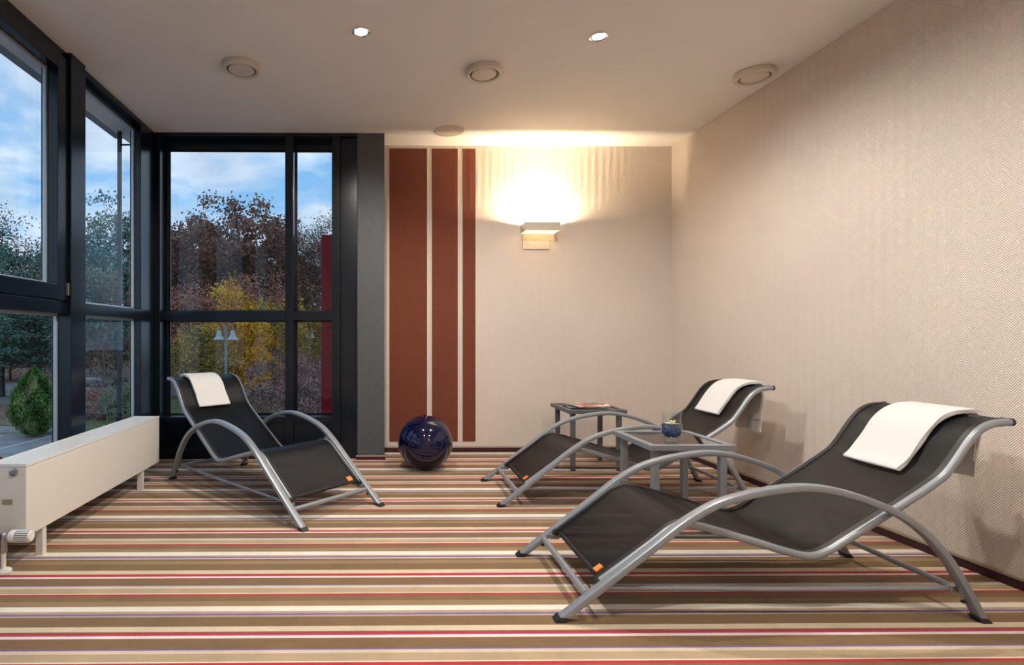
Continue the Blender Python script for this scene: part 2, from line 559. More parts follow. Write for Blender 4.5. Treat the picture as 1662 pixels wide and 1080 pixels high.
fracB = [((b0 - py(y)) / (b0 - b1), c) for y, c in perB]
perA = [(964.5, 'rd'), (966, 'br'), (975, 'lb'), (983.3, 'wh'), (991.3, 'tn'), (995.2, 'bl'), (998, 'tn'), (1000.6, 'br'), (1016, 'cr'), (1024.3, 'dk'),
        (1026, 'rd'), (1029.2, 'pu'), (1031, 'wh'), (1035.2, 'rd'), (1035.8, 'br'), (1052.2, 'bl'), (1054.6, 'cr'), (1060, 'be'), (1073, 'wh'), (1075, 'rd')]
bounds = []                                          # (far edge Y, colour) from far to near
reds = [py(755.6) + 0.52, py(755.6), py(786.7), py(827.4), py(883), py(964.5)]
for a, bb in zip(reds[:-1], reds[1:]):
    for fr, c in fracB: bounds.append((a + (bb - a) * fr, c))
for y, c in perA: bounds.append((py(y), c))
yy = py(1077)
while yy > YF - 0.5:
    for fr, c in fracB: bounds.append((yy - 0.49 * fr, c))
    yy -= 0.49
bounds.append((yy, 'br'))
vs, fs, fc = [], [], []
FX0, FX1 = XL - 0.2, XR + 0.1
clampY = lambda y: max(YF - 0.1, min(YB + 0.1, y))
for (ya, c), (yb2, _) in zip(bounds[:-1], bounds[1:]):
    ya, yb2 = clampY(ya), clampY(yb2)
    if ya - yb2 < 1e-5: continue
    n = len(vs)
    vs += [(FX0, yb2, 0), (FX1, yb2, 0), (FX1, ya, 0), (FX0, ya, 0)]
    fs.append((n, n + 1, n + 2, n + 3)); fc.append(C[c])
me = bpy.data.meshes.new('floor')
me.from_pydata(vs, [], fs)
ca = me.color_attributes.new('stripe', 'FLOAT_COLOR', 'CORNER')
ca.data.foreach_set('color', np.repeat(np.array([(*c, 1.0) for c in fc]), 4, axis=0).ravel())
me.materials.append(M['carpet'])
floor = bpy.data.objects.new('floor', me); COL.objects.link(floor)
struct(floor, 'brown carpet with cream, red and violet stripes across the room')
slab = MB().box(FX0, FX1, YF - 0.1, YB + 0.1, -0.30, -0.002).build('floor_slab', M['kerb'], floor)

struct(MB().box(XL - 0.30, XR + 0.1, YF - 0.1, YB + 0.1, H, H + 0.12).build('ceiling', M['ceiling']), 'smooth white painted ceiling')
wall_back = struct(MB().box(-0.10, XR + 0.1, YB, YB + 0.12, 0, H).build('wall_back', M['paper_x']), 'cream herringbone papered wall with terracotta stripes and sconce')
wall_right = struct(MB().box(XR, XR + 0.1, YF, YB, 0, H).build('wall_right', M['paper_y']), 'long cream herringbone papered wall behind the two loungers')
struct(MB().box(XL - 0.15, XR, YF - 0.1, YF, 0, H).build('wall_front', M['paper_x']), 'cream papered wall behind the viewer')
struct(MB().box(XL - 0.15, XL, YF, -0.30, 0, H).build('wall_left', M['paper_y']), 'short cream papered wall beside the windows')

# three painted stripes on the back wall
for x0, x1 in ((0.070, 0.377), (0.417, 0.628), (0.668, 0.773)):
    o = MB().box(x0, x1, YB - 0.0012, YB + 0.004, 0.083, 2.475).build('painted_stripe', M['stripe'], wall_back)

# skirting
for nm, bx in (('baseboard_back', (0.03, XR - 0.012, YB - 0.012, YB)), ('baseboard_right', (XR - 0.012, XR, YF, YB))):
    o = struct(MB().box(*bx, 0, 0.036, 0.002).build(nm, M['skirt']), 'burgundy carpet skirting strip along the ' + ('striped wall' if 'back' in nm else 'long papered wall'))
    x0, x1, y0, y1 = bx
    if 'back' in nm: MB().box(x0, x1, y0 - 0.003, y1, 0.036, 0.046, 0.001).build('top_trim', M['skirt_trim'], o)
    else: MB().box(x0 - 0.003, x1, y0, y1, 0.036, 0.046, 0.001).build('top_trim', M['skirt_trim'], o)

# pillar between the back window and the papered wall
pil = struct(MB().box(-0.180, 0.028, YW, YB + 0.12, 0, H, 0.004).build('trim_1', M['pillar']), 'grey painted square pillar beside the striped wall')
MB().box(-0.190, 0.034, YW - 0.012, YW, 0, 0.024, 0.002).build('base_strip', M['skirt'], pil)
MB().box(-0.190, 0.034, YW - 0.014, YW, 0.024, 0.033, 0.001).build('base_trim', M['skirt_trim'], pil)

# ------------------------------------------------------------------ windows
GX = -1.79          # glass plane of the left windows
GY = 4.335          # glass plane of the back window
T0, T1 = 1.067, 1.136   # transom
SILL = 0.288
HEAD = 2.465


def bar(parent, name, x0, x1, y0, y1, z0, z1, bev=0.003, mat='frame'):
    return MB().box(x0, x1, y0, y1, z0, z1, bev).build(name, M[mat], parent)


def pane_x(parent, y0, y1, z0, z1, x=GX):
    o = MB().box(x - 0.003, x + 0.003, y0, y1, z0, z1).build('pane', M['glass'], parent)
    b = 0.014
    m = MB()
    m.box(x + 0.003, x + 0.018, y0, y0 + b, z0, z1); m.box(x + 0.003, x + 0.018, y1 - b, y1, z0, z1)
    m.box(x + 0.003, x + 0.018, y0 + b, y1 - b, z0, z0 + b); m.box(x + 0.003, x + 0.018, y0 + b, y1 - b, z1 - b, z1)
    m.build('glazing_bead', M['bead'], o)
    return o


def pane_y(parent, x0, x1, z0, z1, y=GY):
    o = MB().box(x0, x1, y - 0.003, y + 0.003, z0, z1).build('pane', M['glass'], parent)
    b = 0.012
    m = MB()
    m.box(x0, x0 + b, y - 0.016, y - 0.003, z0, z1); m.box(x1 - b, x1, y - 0.016, y - 0.003, z0, z1)
    m.box(x0 + b, x1 - b, y - 0.016, y - 0.003, z0, z0 + b); m.box(x0 + b, x1 - b, y - 0.016, y - 0.003, z1 - b, z1)
    m.build('glazing_bead', M['frame'], o)
    return o


XO = GX - 0.014       # outer face of frames on the left
# bays of the left glazed wall: window_1 (behind viewer), window_2 (near), window_3 (far)
def left_bay(name, label, y0, y1, sash):
    w = struct(empty(name, (GX, (y0 + y1) / 2, 0)), label)
    w0 = w.location
    def b(nm, *a, **k):
        o = bar(None, nm, *a, **k); o.parent = w; o.matrix_parent_inverse = w.matrix_basis.inverted(); return o
    def p(*a):
        o = pane_x(None, *a); o.parent = w; o.matrix_parent_inverse = w.matrix_basis.inverted(); return o
    b('head_rail', XO, XL, y0, y1, HEAD, H)
    b('head_stop', XO, GX + 0.03, y0, y1, HEAD - 0.035, HEAD)
    b('transom', XO, XL + 0.004, y0, y1, T0, T1)
    b('sill_rail', XO, XL, y0, y1, SILL - 0.045, SILL)
    b('lower_panel', XO, XL - 0.03, y0, y1, 0, SILL - 0.045)
    if sash:
        s = b('opening_sash', XO, XL + 0.012, y0 + 0.005, y0 + 0.095, T1, HEAD - 0.01)
        b('opening_sash', XO, XL + 0.012, y1 - 0.095, y1 - 0.005, T1, HEAD - 0.01)
        b('opening_sash', XO, XL + 0.012, y0 + 0.095, y1 - 0.095, T1 + 0.004, T1 + 0.085)
        b('opening_sash', XO, XL + 0.012, y0 + 0.095, y1 - 0.095, HEAD - 0.09, HEAD - 0.01)
        b('hinge', XL + 0.006, XL + 0.020, y1 - 0.012, y1 - 0.002, T1 + 0.03, T1 + 0.10, mat='steel')
        p(y0 + 0.095, y1 - 0.095, T1 + 0.085, HEAD - 0.09)
    else:
        p(y0, y1, T1, HEAD - 0.035)
    p(y0, y1, SILL, T0)
    return w


left_bay('window_1', 'black framed window bay behind the viewer', -0.20, 1.25, True)
left_bay('window_2', 'black framed opening window above the radiator valve', 1.42, 3.025, True)
left_bay('window_3', 'narrow black framed window next to the corner post', 3.205, 3.960, False)


def post(y0, y1, name, label):
    o = struct(bar(None, name, XO, XL + 0.028, y0, y1, 0, H), label)
    return o


post(-0.30, -0.20, 'trim_2', 'black window post by the short wall')
post(1.25, 1.42, 'trim_3', 'black window post behind the radiator start')
m3 = post(3.025, 3.172, 'trim_4', 'wide black mullion post above the radiator middle')
bar(m3, 'side_strip', XO, XL + 0.004, 3.172, 3.205, 0, H)
cp = struct(MB().box(XO, XL, 3.960, GY + 0.04, 0, H, 0.004).build('trim_5', M['frame']), 'black corner post where the two glazed walls meet')
bar(cp, 'corner_strip', XL, -1.684, YW, GY + 0.04, 0, H)

# back window
wb = struct(empty('window_4', (-1.0, GY, 0)), 'black framed four pane window behind the left lounger')
def wbp(o):
    o.parent = wb; o.matrix_parent_inverse = wb.matrix_basis.inverted(); return o
YO = GY + 0.014
XB0, XB1 = -1.684, -0.311
wbp(bar(None, 'head_rail', XB0, -0.18, YW, YO, HEAD + 0.01, H))
wbp(bar(None, 'head_stop', XB0, XB1, GY - 0.035, YO, 2.405, HEAD + 0.01))
wbp(bar(None, 'mullion', -0.7315, -0.668, YW, YO, 0, HEAD + 0.01))
wbp(bar(None, 'jamb', XB0, XB0 + 0.022, GY - 0.03, YO, SILL, HEAD))
wbp(bar(None, 'jamb', -0.373, XB1, YW, YO, 0, HEAD + 0.01))
wbp(bar(None, 'transom', XB0, -0.7315, YW, YO, T0, T1)); wbp(bar(None, 'transom', -0.668, -0.373, YW, YO, T0, T1))
wbp(bar(None, 'sill_rail', XB0, -0.7315, YW, YO, SILL, 0.327)); wbp(bar(None, 'sill_rail', -0.668, -0.373, YW, YO, SILL, 0.327))
wbp(bar(None, 'lower_panel', XB0, -0.7315, YW + 0.02, YO, 0, SILL)); wbp(bar(None, 'lower_panel', -0.668, -0.373, YW + 0.02, YO, 0, SILL))
wbp(bar(None, 'side_panel', XB1, -0.18, YW + 0.025, YO, 0, HEAD + 0.01))
for x0, x1 in ((XB0 + 0.022, -0.7315), (-0.668, -0.373)):
    for z0, z1 in ((0.327, T0), (T1, 2.405)):
        wbp(pane_y(None, x0, x1, z0, z1))

# ------------------------------------------------------------------ ceiling fittings
def ceiling_vent(x, y, label):
    r = empty('ceiling_vent', (x, y, H))
    tag(r, label, 'vent', 'round ceiling vents')
    MB().lathe([(0.076, 0.0), (0.100, 0.0), (0.101, -0.006), (0.106, -0.010), (0.107, -0.030), (0.102, -0.036), (0.090, -0.037), (0.084, -0.033), (0.080, -0.006)], seg=48, cap=False).build('rim', M['vent'], r, 35)
    MB().lathe([(0.0005, -0.008), (0.080, -0.008), (0.080, -0.004), (0.0005, -0.004)], seg=40, cap=False).build('throat_shade', M['gap_shade'], r, 30)  # near-black disc paints the shade inside the vent gap
    MB().lathe([(0.0005, -0.034), (0.040, -0.035), (0.069, -0.033), (0.0735, -0.028), (0.066, -0.020), (0.0005, -0.018)], seg=48, cap=False).build('disc', M['vent'], r, 35)
    return r


ceiling_vent(-0.800, 3.155, 'round ceiling vent nearest the windows')
ceiling_vent(0.602, 3.190, 'round ceiling vent in the middle of the ceiling')
ceiling_vent(2.205, 3.210, 'round ceiling vent close to the long papered wall')
sp = empty('ceiling_speaker', (0.517, 4.146, H))
tag(sp, 'flat round cream speaker cover near the striped wall', 'speaker')
MB().lathe([(0.100, 0.0), (0.114, 0.0), (0.114, -0.004), (0.108, -0.007), (0.100, -0.006)], seg=48, cap=False).build('rim', M['vent'], sp, 35)
MB().lathe([(0.0005, -0.005), (0.098, -0.004), (0.100, -0.001), (0.0005, -0.001)], seg=48, cap=False).build('grille', M['vent'], sp, 35)


def downlight(x, y, label, watts=SPOT_W):
    r = empty('downlight', (x, y, H))
    tag(r, label, 'ceiling light', 'recessed ceiling spots')
    MB().lathe([(0.034, 0.004), (0.047, 0.0), (0.047, -0.004), (0.040, -0.007), (0.034, -0.004)], seg=32, cap=False).build('ring', M['chrome'], r, 35)
    MB().lathe([(0.0005, -0.004), (0.022, -0.004), (0.030, -0.003), (0.030, 0.0), (0.0005, 0.0)], seg=28, cap=False).build('lens', M['spot'], r, 35)
    ld = bpy.data.lights.new('downlight_beam', 'SPOT')
    ld.energy = watts; ld.color = SPOT_COL
    ld.spot_size = math.radians(168); ld.spot_blend = 0.6; ld.shadow_soft_size = 0.028
    lo = bpy.data.objects.new('downlight_beam', ld); COL.objects.link(lo)
    lo.parent = r; lo.location = (0, 0, -0.040)
    return r


downlight(-0.10, 2.80, 'small bright ceiling spot on the window side', SPOT_W * 1.15)
downlight(1.13, 2.83, 'small bright ceiling spot on the lounger side', SPOT_W * 1.15)
for y in (1.05, -0.70):
    where = 'just above the viewer' if y > 0 else 'by the wall behind the viewer'
    downlight(-0.10, y, 'ceiling spot ' + where + ', window side', SPOT_W * (0.85 if y > 0 else 0.3))
    downlight(1.13, y, 'ceiling spot ' + where + ', lounger side', SPOT_W * (0.85 if y > 0 else 0.3))

# wall sconces: open box with a plate behind, halogen tube tucked behind the front
def wall_sconce(loc, rz, label):
    r = empty('wall_sconce', loc, rz)              # local: wall at y = 0, front towards -y
    tag(r, label, 'wall lamp', 'box wall lamps')
    w, d, z0, z1 = 0.139, 0.148, 0.122, 0.190
    MB().box(-w, w, -d, -d + 0.004, z0, z1, 0.001).build('front_plate', M['sconce'], r)
    MB().box(-w, -w + 0.004, -d + 0.004, 0, z0, z1, 0.001).build('side_plate', M['sconce'], r)
    MB().box(w - 0.004, w, -d + 0.004, 0, z0, z1, 0.001).build('side_plate', M['sconce'], r)
    MB().box(-w + 0.016, w - 0.045, -0.012, 0, -0.005, z1 - 0.03, 0.001).build('back_plate', M['sconce'], r)
    MB().box(-w + 0.004, w - 0.004, -d + 0.004, -0.012, z0, z0 + 0.003).build('added_diffuser', M['diffuser'], r)  # added sheet, not part of the open lamp; softens the light thrown down
    MB().tube([(-w + 0.045, -d + 0.0095, 0.163), (w - 0.045, -d + 0.0095, 0.163)], 0.003, 8).build('halogen_tube', M['bulb'], r, 40)
    for s in (-1, 1):
        MB().box(s * (w - 0.022) - 0.018, s * (w - 0.022) + 0.018, -d + 0.004, -d + 0.016, 0.156, 0.170, 0.001).build('lamp_holder', M['sconce'], r)
    return r


wall_sconce((1.281, YB, 1.660), 0, 'stone grey box wall lamp glowing on the striped wall')
wall_sconce((1.55, YF, 1.660), PI, 'box wall lamp behind the viewer, nearer the long papered wall')

# ------------------------------------------------------------------ loungers
ARCH = [(0, 0), (0.150, 0.117), (0.300, 0.234), (0.420, 0.327), (0.516, 0.383), (0.601, 0.411), (0.692, 0.430), (0.79, 0.4416), (0.87, 0.438), (0.96, 0.419),
        (1.089, 0.372), (1.191, 0.308), (1.268, 0.227), (1.327, 0.136), (1.40, 0.0)]
RAIL = [(0.146, 0.113), (0.24, 0.182), (0.33, 0.249), (0.385, 0.291), (0.425, 0.307), (0.48, 0.302), (0.56, 0.281), (0.677, 0.247), (0.779, 0.216), (0.835, 0.203), (0.870, 0.202), (0.913, 0.217),
        (0.992, 0.266), (1.118, 0.346), (1.26, 0.440), (1.302, 0.474), (1.340, 0.524), (1.388, 0.594), (1.424, 0.630), (1.463, 0.648), (1.521, 0.654)]
arch2, rail2 = spline(ARCH, 5), spline(RAIL, 5)
rail2[:, 0] += 0.008 * np.clip((rail2[:, 0] - 0.8) / 0.7, 0, 1)
VA, VR = 0.268, 0.236


def resample(poly, n):
    d = np.r_[0, np.cumsum(np.linalg.norm(np.diff(poly, axis=0), axis=1))]
    t = np.linspace(0, d[-1], n)
    return np.c_[np.interp(t, d, poly[:, 0]), np.interp(t, d, poly[:, 1])]


def normals2(p):
    t = np.gradient(p, axis=0)
    t /= np.linalg.norm(t, axis=1)[:, None]
    return np.c_[-t[:, 1], t[:, 0]]


def band(v):
    """flat rounded tube bent along the arch"""
    m = MB()
    nn = normals2(arch2)
    sec = []
    hw, ht, c = 0.0185, 0.0115, 0.006
    for sx, sy in ((1, 1), (-1, 1), (-1, -1), (1, -1)):
        for a in (0, 0.5, 1):
            ang = math.atan2(sy, sx) + (a - 0.5) * PI / 2
            sec.append((sx * (hw - c) + c * math.cos(ang), sy * (ht - c) + c * math.sin(ang)))
    rings = []
    for i, (p, n) in enumerate(zip(arch2, nn)):
        ring = []
        for a, b in sec:
            q = p + n * b
            z = q[1]
            if i == 0 or i == len(arch2) - 1:       # cut level at the floor, with room for the cap
                t = np.array([n[1], -n[0]]); z0 = 0.012
                q = q + t * ((z0 - q[1]) / t[1])
            ring.append((q[0], v + a, q[1]))
        rings.append(ring)
    return m.rings(rings)


def foot_cap(u, v, du):
    m = MB()
    a, b = 0.0155, 0.0195
    top = [(u + du * 0.014 - a, v - b, 0.016), (u + du * 0.014 + a, v - b, 0.016), (u + du * 0.014 + a, v + b, 0.016), (u + du * 0.014 - a, v + b, 0.016)]
    bot = [(x - du * 0.016, y, 0.0) for x, y, z in top]
    return m.rings([bot, top])


def sling_mesh():
    n, k = 110, 17
    p = resample(rail2, n)
    nn = normals2(p)
    rng = np.random.default_rng(4)
    top, bot = [], []
    for i in range(n):
        u = p[i, 0]
        for j in range(k):
            v = -VR + 2 * VR * j / (k - 1)
            s = 1 - (v / VR) ** 2
            sag = -0.010 * s
            w = 0
            w += 0.0093 * math.exp(-((u - 0.452 - 0.02 * s) / 0.014) ** 2) * s ** 0.6        # fold behind the knee
            w -= 0.0085 * math.exp(-((u - 0.478 - 0.02 * s) / 0.011) ** 2) * s ** 0.6
            w += 0.0068 * math.exp(-((u - 0.80 + 0.05 * v) / 0.020) ** 2) * s + 0.0054 * math.exp(-((u - 0.735 - 0.1 * v) / 0.022) ** 2) * s
            w += 0.0059 * math.exp(-((u - 1.36 + 0.1 * v) / 0.02) ** 2) * s
            w += 0.0037 * math.sin(60 * u + 5 * v) * s * math.exp(-((u - 0.62) / 0.12) ** 2)
            off = 0.011 + sag + w
            q = p[i] + nn[i] * off
            top.append((q[0], v, q[1]))
            q = p[i] + nn[i] * (off - 0.0022)
            bot.append((q[0], v, q[1]))
    m = MB()
    f = []
    for i in range(n - 1):
        for j in range(k - 1):
            a = i * k + j
            f.append((a, a + 1, a + k + 1, a + k))
    nb = n * k
    f2 = [tuple(nb + q for q in reversed(fc)) for fc in f]
    side = []
    for i in range(n - 1):
        for j in (0, k - 1):
            a, b = i * k + j, (i + 1) * k + j
            side.append((a, b, nb + b, nb + a))
    for j in range(k - 1):
        for i in (0, n - 1):
            a, b = i * k + j, i * k + j + 1
            side.append((a, b, nb + b, nb + a))
    return m.add(top + bot, f + f2 + side), p, nn


def make_lounger():
    r = empty('sun_lounger')
    for s in (-1, 1):
        a = band(s * VA).build('side_arch', M['alu'], r, 40)
        foot_cap(0.0, s * VA, 1).build('foot_cap', M['rubber'], a)
        foot_cap(1.40, s * VA, -1).build('foot_cap', M['rubber'], a)
        rail = MB().tube([(x, s * VR, z) for x, z in rail2], 0.0130, 12).build('seat_rail', M['alu'], r, 50)
        x, z = rail2[-1]
        MB().tube([(x - 0.002, s * VR, z), (x + 0.007, s * VR, z)], [0.0142, 0.0136], 12).build('end_cap', M['rubber'], rail, 50)
        x, z = rail2[0]
        MB().tube([(x + 0.004, s * VR, z + 0.003), (x - 0.007, s * VR, z - 0.0055)], [0.0142, 0.0136], 12).build('end_cap', M['rubber'], rail, 50)
        # low side bar between the feet
        sb = MB().tube([(0.150, s * 0.240, 0.096), (0.75, s * 0.240, 0.092), (1.330, s * 0.240, 0.096)], 0.0085, 10).build('side_bar', M['alu'], r, 50)
        MB().box(0.118, 0.158, s * 0.240 - 0.010, s * 0.240 + 0.010, 0.084, 0.103, 0.003).build('bracket', M['steel'], sb)
        MB().box(1.318, 1.348, s * 0.240 - 0.010, s * 0.240 + 0.010, 0.086, 0.106, 0.003).build('bracket', M['steel'], sb)
        for u, z, dz in ((0.440, 0.322, 1), (1.150, 0.345, 1)):
            MB().box(u - 0.014, u + 0.014, s * 0.247 - 0.006, s * 0.247 + 0.006, z - 0.010, z + 0.010, 0.002).build('bolt_plate', M['steel'], r)
        for u, z in ((0.094, 0.055), (1.352, 0.062)):
            MB().lathe([(0.0075, 0.0), (0.0075, -0.006), (0.004, -0.009)], (u, s * (VA - 0.012), z), 8).build('bolt', M['rubber'], r)
    MB().tube([(0.098, -0.252, 0.078), (0.098, 0.252, 0.078)], 0.0125, 12).build('front_crossbar', M['alu'], r, 50)
    MB().tube([(1.352, -0.252, 0.092), (1.352, 0.252, 0.092)], 0.0105, 12).build('rear_crossbar', M['alu'], r, 50)
    x, z = rail2[-1]
    MB().tube([(x - 0.016, -VR, z), (x - 0.016, VR, z)], 0.011, 10).build('head_crossbar', M['rubber'], r, 50)
    x, z = rail2[0]
    MB().tube([(x + 0.008, -VR, z + 0.006), (x + 0.008, VR, z + 0.006)], 0.0085, 10).build('foot_crossbar', M['rubber'], r, 50)
    m, p, nn = sling_mesh()
    sl = m.build('sling', M['sling'], r, 60)
    # dark hems along the edges and the orange tag at the foot corner
    hm = MB()
    for s in (-1, 1):
        v0, v1 = sorted((s * (VR - 0.020), s * (VR - 0.002)))
        rings = []
        for i in range(len(p)):
            a, b = p[i] + nn[i] * 0.0135, p[i] + nn[i] * 0.0105
            rings.append([(a[0], v0, a[1] - 0.002), (a[0], v1, a[1]), (b[0], v1, b[1]), (b[0], v0, b[1] - 0.002)])
        hm.rings(rings)
    hm.build('hem', M['rubber'], sl, 50)
    tg = MB()
    i0, i1 = 1, 3
    rings = []
    for i in (i0, i0 + 1, i1):
        a, b = p[i] + nn[i] * 0.0135, p[i] + nn[i] * 0.0060
        rings.append([(a[0], -0.198, a[1]), (a[0], -0.166, a[1] - 0.003), (b[0], -0.166, b[1]), (b[0], -0.198, b[1])])
    t = tg.rings(rings).build('tag', M['tag'], sl)
    t['label'] = 'small orange fabric tag'
    return r


l1 = make_lounger()
tag(l1, 'black mesh lounger with silver arched arms, closest to the viewer', 'lounger', 'mesh sun loungers')
l2 = copy_tree(l1); l3 = copy_tree(l1)
l2['label'] = 'black mesh lounger between the two side tables by the papered wall'
l3['label'] = 'black mesh lounger standing alone in the window corner'
l1.location = (0.595, 2.084, 0); l1.rotation_euler = (0, 0, math.radians(-0.8))
l2.location = (0.664, 3.300, 0); l2.rotation_euler = (0, 0, math.radians(-0.8))
l3.location = (-0.187, 2.858, 0); l3.rotation_euler = (0, 0, math.atan2(0.697, -0.717))


# towels: a sheet folded in two, laid over the head of each lounger
def towel(root, label, vc, w, u_front, hang, seed):
    rng = random.Random(seed)
    P = resample(rail2, 140)
    nn = normals2(P)
    i0 = int(np.argmin(abs(P[:, 0] - u_front)))
    over = [P[i] + nn[i] * 0.0125 for i in range(i0, 140)]
    ex, ez = rail2[-1]
    bend = [np.array((ex + 0.011 + 0.0125 * math.sin(a), ez + 0.0125 * math.cos(a))) for a in np.linspace(0.2, PI / 2, 5)]
    down = [np.array((ex + 0.024 - 0.02 * t, ez - 0.004 - hang * t)) for t in np.linspace(0.08, 1, 18)]
    base = np.array(over + bend + down)
    nb = normals2(base)
    th = 0.0075
    inner = base + nb * (th * 0.55)
    outer = base + nb * (th * 1.75)
    # fold at the front edge: round end joining the two layers
    t0 = base[0] - base[1]; t0 /= np.linalg.norm(t0)
    mid = (inner[0] + outer[0]) / 2
    fold = [mid + nb[0] * (th * 0.6 * math.cos(a)) + t0 * (th * 0.9 * math.sin(a)) for a in np.linspace(PI, 0, 7)[1:-1]]
    cut = len(inner) - 5                       # the under layer hangs a little less far
    path = np.array(list(inner[:cut][::-1]) + fold + list(outer))
    pn = normals2(path)
    k = 12
    rings = []
    L = len(path)
    for i in range(L):
        ring = []
        tail = min(1.0, max(0.0, (i - (L - 18)) / 18)) if i > L - 18 else (min(1.0, max(0.0, (13 - i) / 13)))
        jit = 0.0014 * math.sin(i * 0.55 + seed)
        row_t, row_b = [], []
        for j in range(k):
            s = j / (k - 1)
            v = vc + (s - 0.5) * (w + jit * 2) * (1 - 0.10 * tail) + 0.006 * tail * math.sin(3 * s + seed)
            wave = 0.010 * tail * math.sin(s * 9 + seed)
            puff = 0.0012 * math.sin(i * 0.23 + s * 5 + seed) - 0.0025 * (abs(s - 0.5) * 2) ** 4
            a = path[i] + pn[i] * (th * 0.45 + puff * 0.4)
            b = path[i] - pn[i] * (th * 0.45 - puff * 0.4)
            row_t.append((a[0] + wave, v, a[1])); row_b.append((b[0] + wave, v, b[1]))
        rings.append(row_t + row_b[::-1])
    m = MB().rings(rings)
    o = m.build('towel', M['towel'], None, 70)
    o.location = root.location; o.rotation_euler = root.rotation_euler
    tag(o, label, 'towel', 'white towels on the loungers')
    return o


towel(l1, 'folded white towel over the head of the closest lounger', 0.0, 0.235, 1.280, 0.215, 1)
towel(l2, 'folded white towel on the lounger between the side tables', 0.0, 0.235, 1.318, 0.265, 2)
towel(l3, 'folded white towel on the lounger in the window corner', 0.025, 0.225, 1.300, 0.245, 3)

# ------------------------------------------------------------------ side tables
def side_table(x0, x1, y0, y1, h, metal, label):
    cx, cy = (x0 + x1) / 2, (y0 + y1) / 2
    r = empty('side_table', (cx, cy, 0))
    tag(r, label, 'side table', 'small aluminium side tables')
    a, b = (x1 - x0) / 2, (y1 - y0) / 2
    fw = 0.034
    m = MB()
    th = 0.026
    outer = [(-a, -b), (a, -b), (a, b), (-a, b)]
    inner = [(-a + fw, -b + fw), (a - fw, -b + fw), (a - fw, b - fw), (-a + fw, b - fw)]
    v = [(x, y, h) for x, y in outer] + [(x, y, h) for x, y in inner] + [(x, y, h - th) for x, y in outer] + [(x, y, h - th) for x, y in inner]
    f = []
    for i in range(4):
        j = (i + 1) % 4
        f += [(i, j, 4 + j, 4 + i), (8 + i, 12 + i, 12 + j, 8 + j), (i, 8 + i, 8 + j, j), (4 + i, 4 + j, 12 + j, 12 + i)]
    fr = m.add(v, f).build('top_frame', metal, r)
    bv = fr.modifiers.new('soft_edges', 'BEVEL'); bv.width = 0.002; bv.segments = 2; bv.limit_method = 'ANGLE'
    MB().box(-a + fw, a - fw, -b + fw, b - fw, h - 0.012, h - 0.004).build('glass_top', M['tabletop'], r)
    iw = 0.026; lw = 0.031
    for sx in (-1, 1):
        for sy in (-1, 1):
            x, y = sx * (a - iw), sy * (b - iw)
            lg = MB().box(min(x, x - sx * lw), max(x, x - sx * lw), min(y, y - sy * lw), max(y, y - sy * lw), 0.006, h - th, 0.003).build('leg', metal, r)
            MB().box(min(x, x - sx * lw) + 0.001, max(x, x - sx * lw) - 0.001, min(y, y - sy * lw) + 0.001, max(y, y - sy * lw) - 0.001, 0, 0.006).build('foot_pad', M['rubber'], lg)
    return r


side_table(1.267, 1.673, 2.563, 2.975, 0.430, M['alu'], 'silver side table with smoked glass top holding the flower glass')
side_table(1.305, 1.712, 3.790, 4.205, 0.430, M['alu_dark'], 'grey side table holding magazines against the striped wall')

# flower glass on the near table
VX, VY, VZ = 1.440, 2.700, 0.4262
vase = MB().lathe([(0.0005, 0.0), (0.029, 0.0), (0.031, 0.004), (0.029, 0.010), (0.036, 0.020), (0.046, 0.036), (0.050, 0.052), (0.047, 0.072), (0.0425, 0.092), (0.043, 0.112), (0.048, 0.130),
                   (0.0465, 0.1305), (0.0412, 0.112), (0.0407, 0.092), (0.0450, 0.072), (0.0480, 0.052), (0.0440, 0.036), (0.034, 0.0225), (0.026, 0.0155), (0.0005, 0.0155)], seg=40, cap=False).build('candle_glass', M['vase'], None, 60)
vase.location = (VX, VY, VZ); vase.scale = (1.0, 1.0, 1.1)
tag(vase, 'bulbous clear glass of blue pebbles on the silver table', 'glass')
rng = random.Random(8)
peb = MB()
ico = bmesh.new(); bmesh.ops.create_icosphere(ico, subdivisions=1, radius=1)
iv = [v.co.copy() for v in ico.verts]; iff = [[q.index for q in f.verts] for f in ico.faces]; ico.free()
placed = []
tries = 0
while len(placed) < 330 and tries < 9000:
    tries += 1
    z = rng.uniform(0.021, 0.069)
    rmax = float(np.interp(z, [0.0155, 0.0225, 0.036, 0.052, 0.072], [0.018, 0.033, 0.0435, 0.0475, 0.0445])) - 0.0055
    a = rng.uniform(0, 2 * PI); rr = rmax * math.sqrt(rng.random()) if rng.random() < 0.5 else rmax
    c = Vector((rr * math.cos(a), rr * math.sin(a), z))
    if any((c - q).length < 0.0062 for q in placed): continue
    placed.append(c)
    s = rng.uniform(0.0034, 0.0046)
    peb.add([c + v * s * rng.uniform(0.85, 1.1) for v in iv], iff)
po = peb.build('blue_pebbles', M['pebble'])
po.location = (VX, VY, VZ)
tag(po, 'blue glass pebbles filling the lower half of the glass', 'pebbles', kind='stuff')
fl = empty('flower', (VX - 0.004, VY - 0.008, VZ + 0.076)); fl.scale = (1.25, 1.25, 1.25)
tag(fl, 'ivory star shaped flower resting on the blue pebbles', 'flower')
def petal_mesh(L, w):
    m = MB(); rings = []
    for t in (0.0, 0.25, 0.55, 0.8, 1.0):
        hw = w * max(0.05, math.sin(PI * (0.12 + 0.86 * t)) ** 0.8)
        z = 0.016 * t - 0.010 * t * t
        rings.append([(L * t, -hw, z + 0.002), (L * t, 0, z), (L * t, hw, z + 0.002), (L * t, hw, z + 0.001), (L * t, 0, z - 0.001), (L * t, -hw, z + 0.001)])
    return m.rings(rings)
pm = petal_mesh(0.029, 0.0058)
p0 = pm.build('petal', M['petal'], fl, 60)
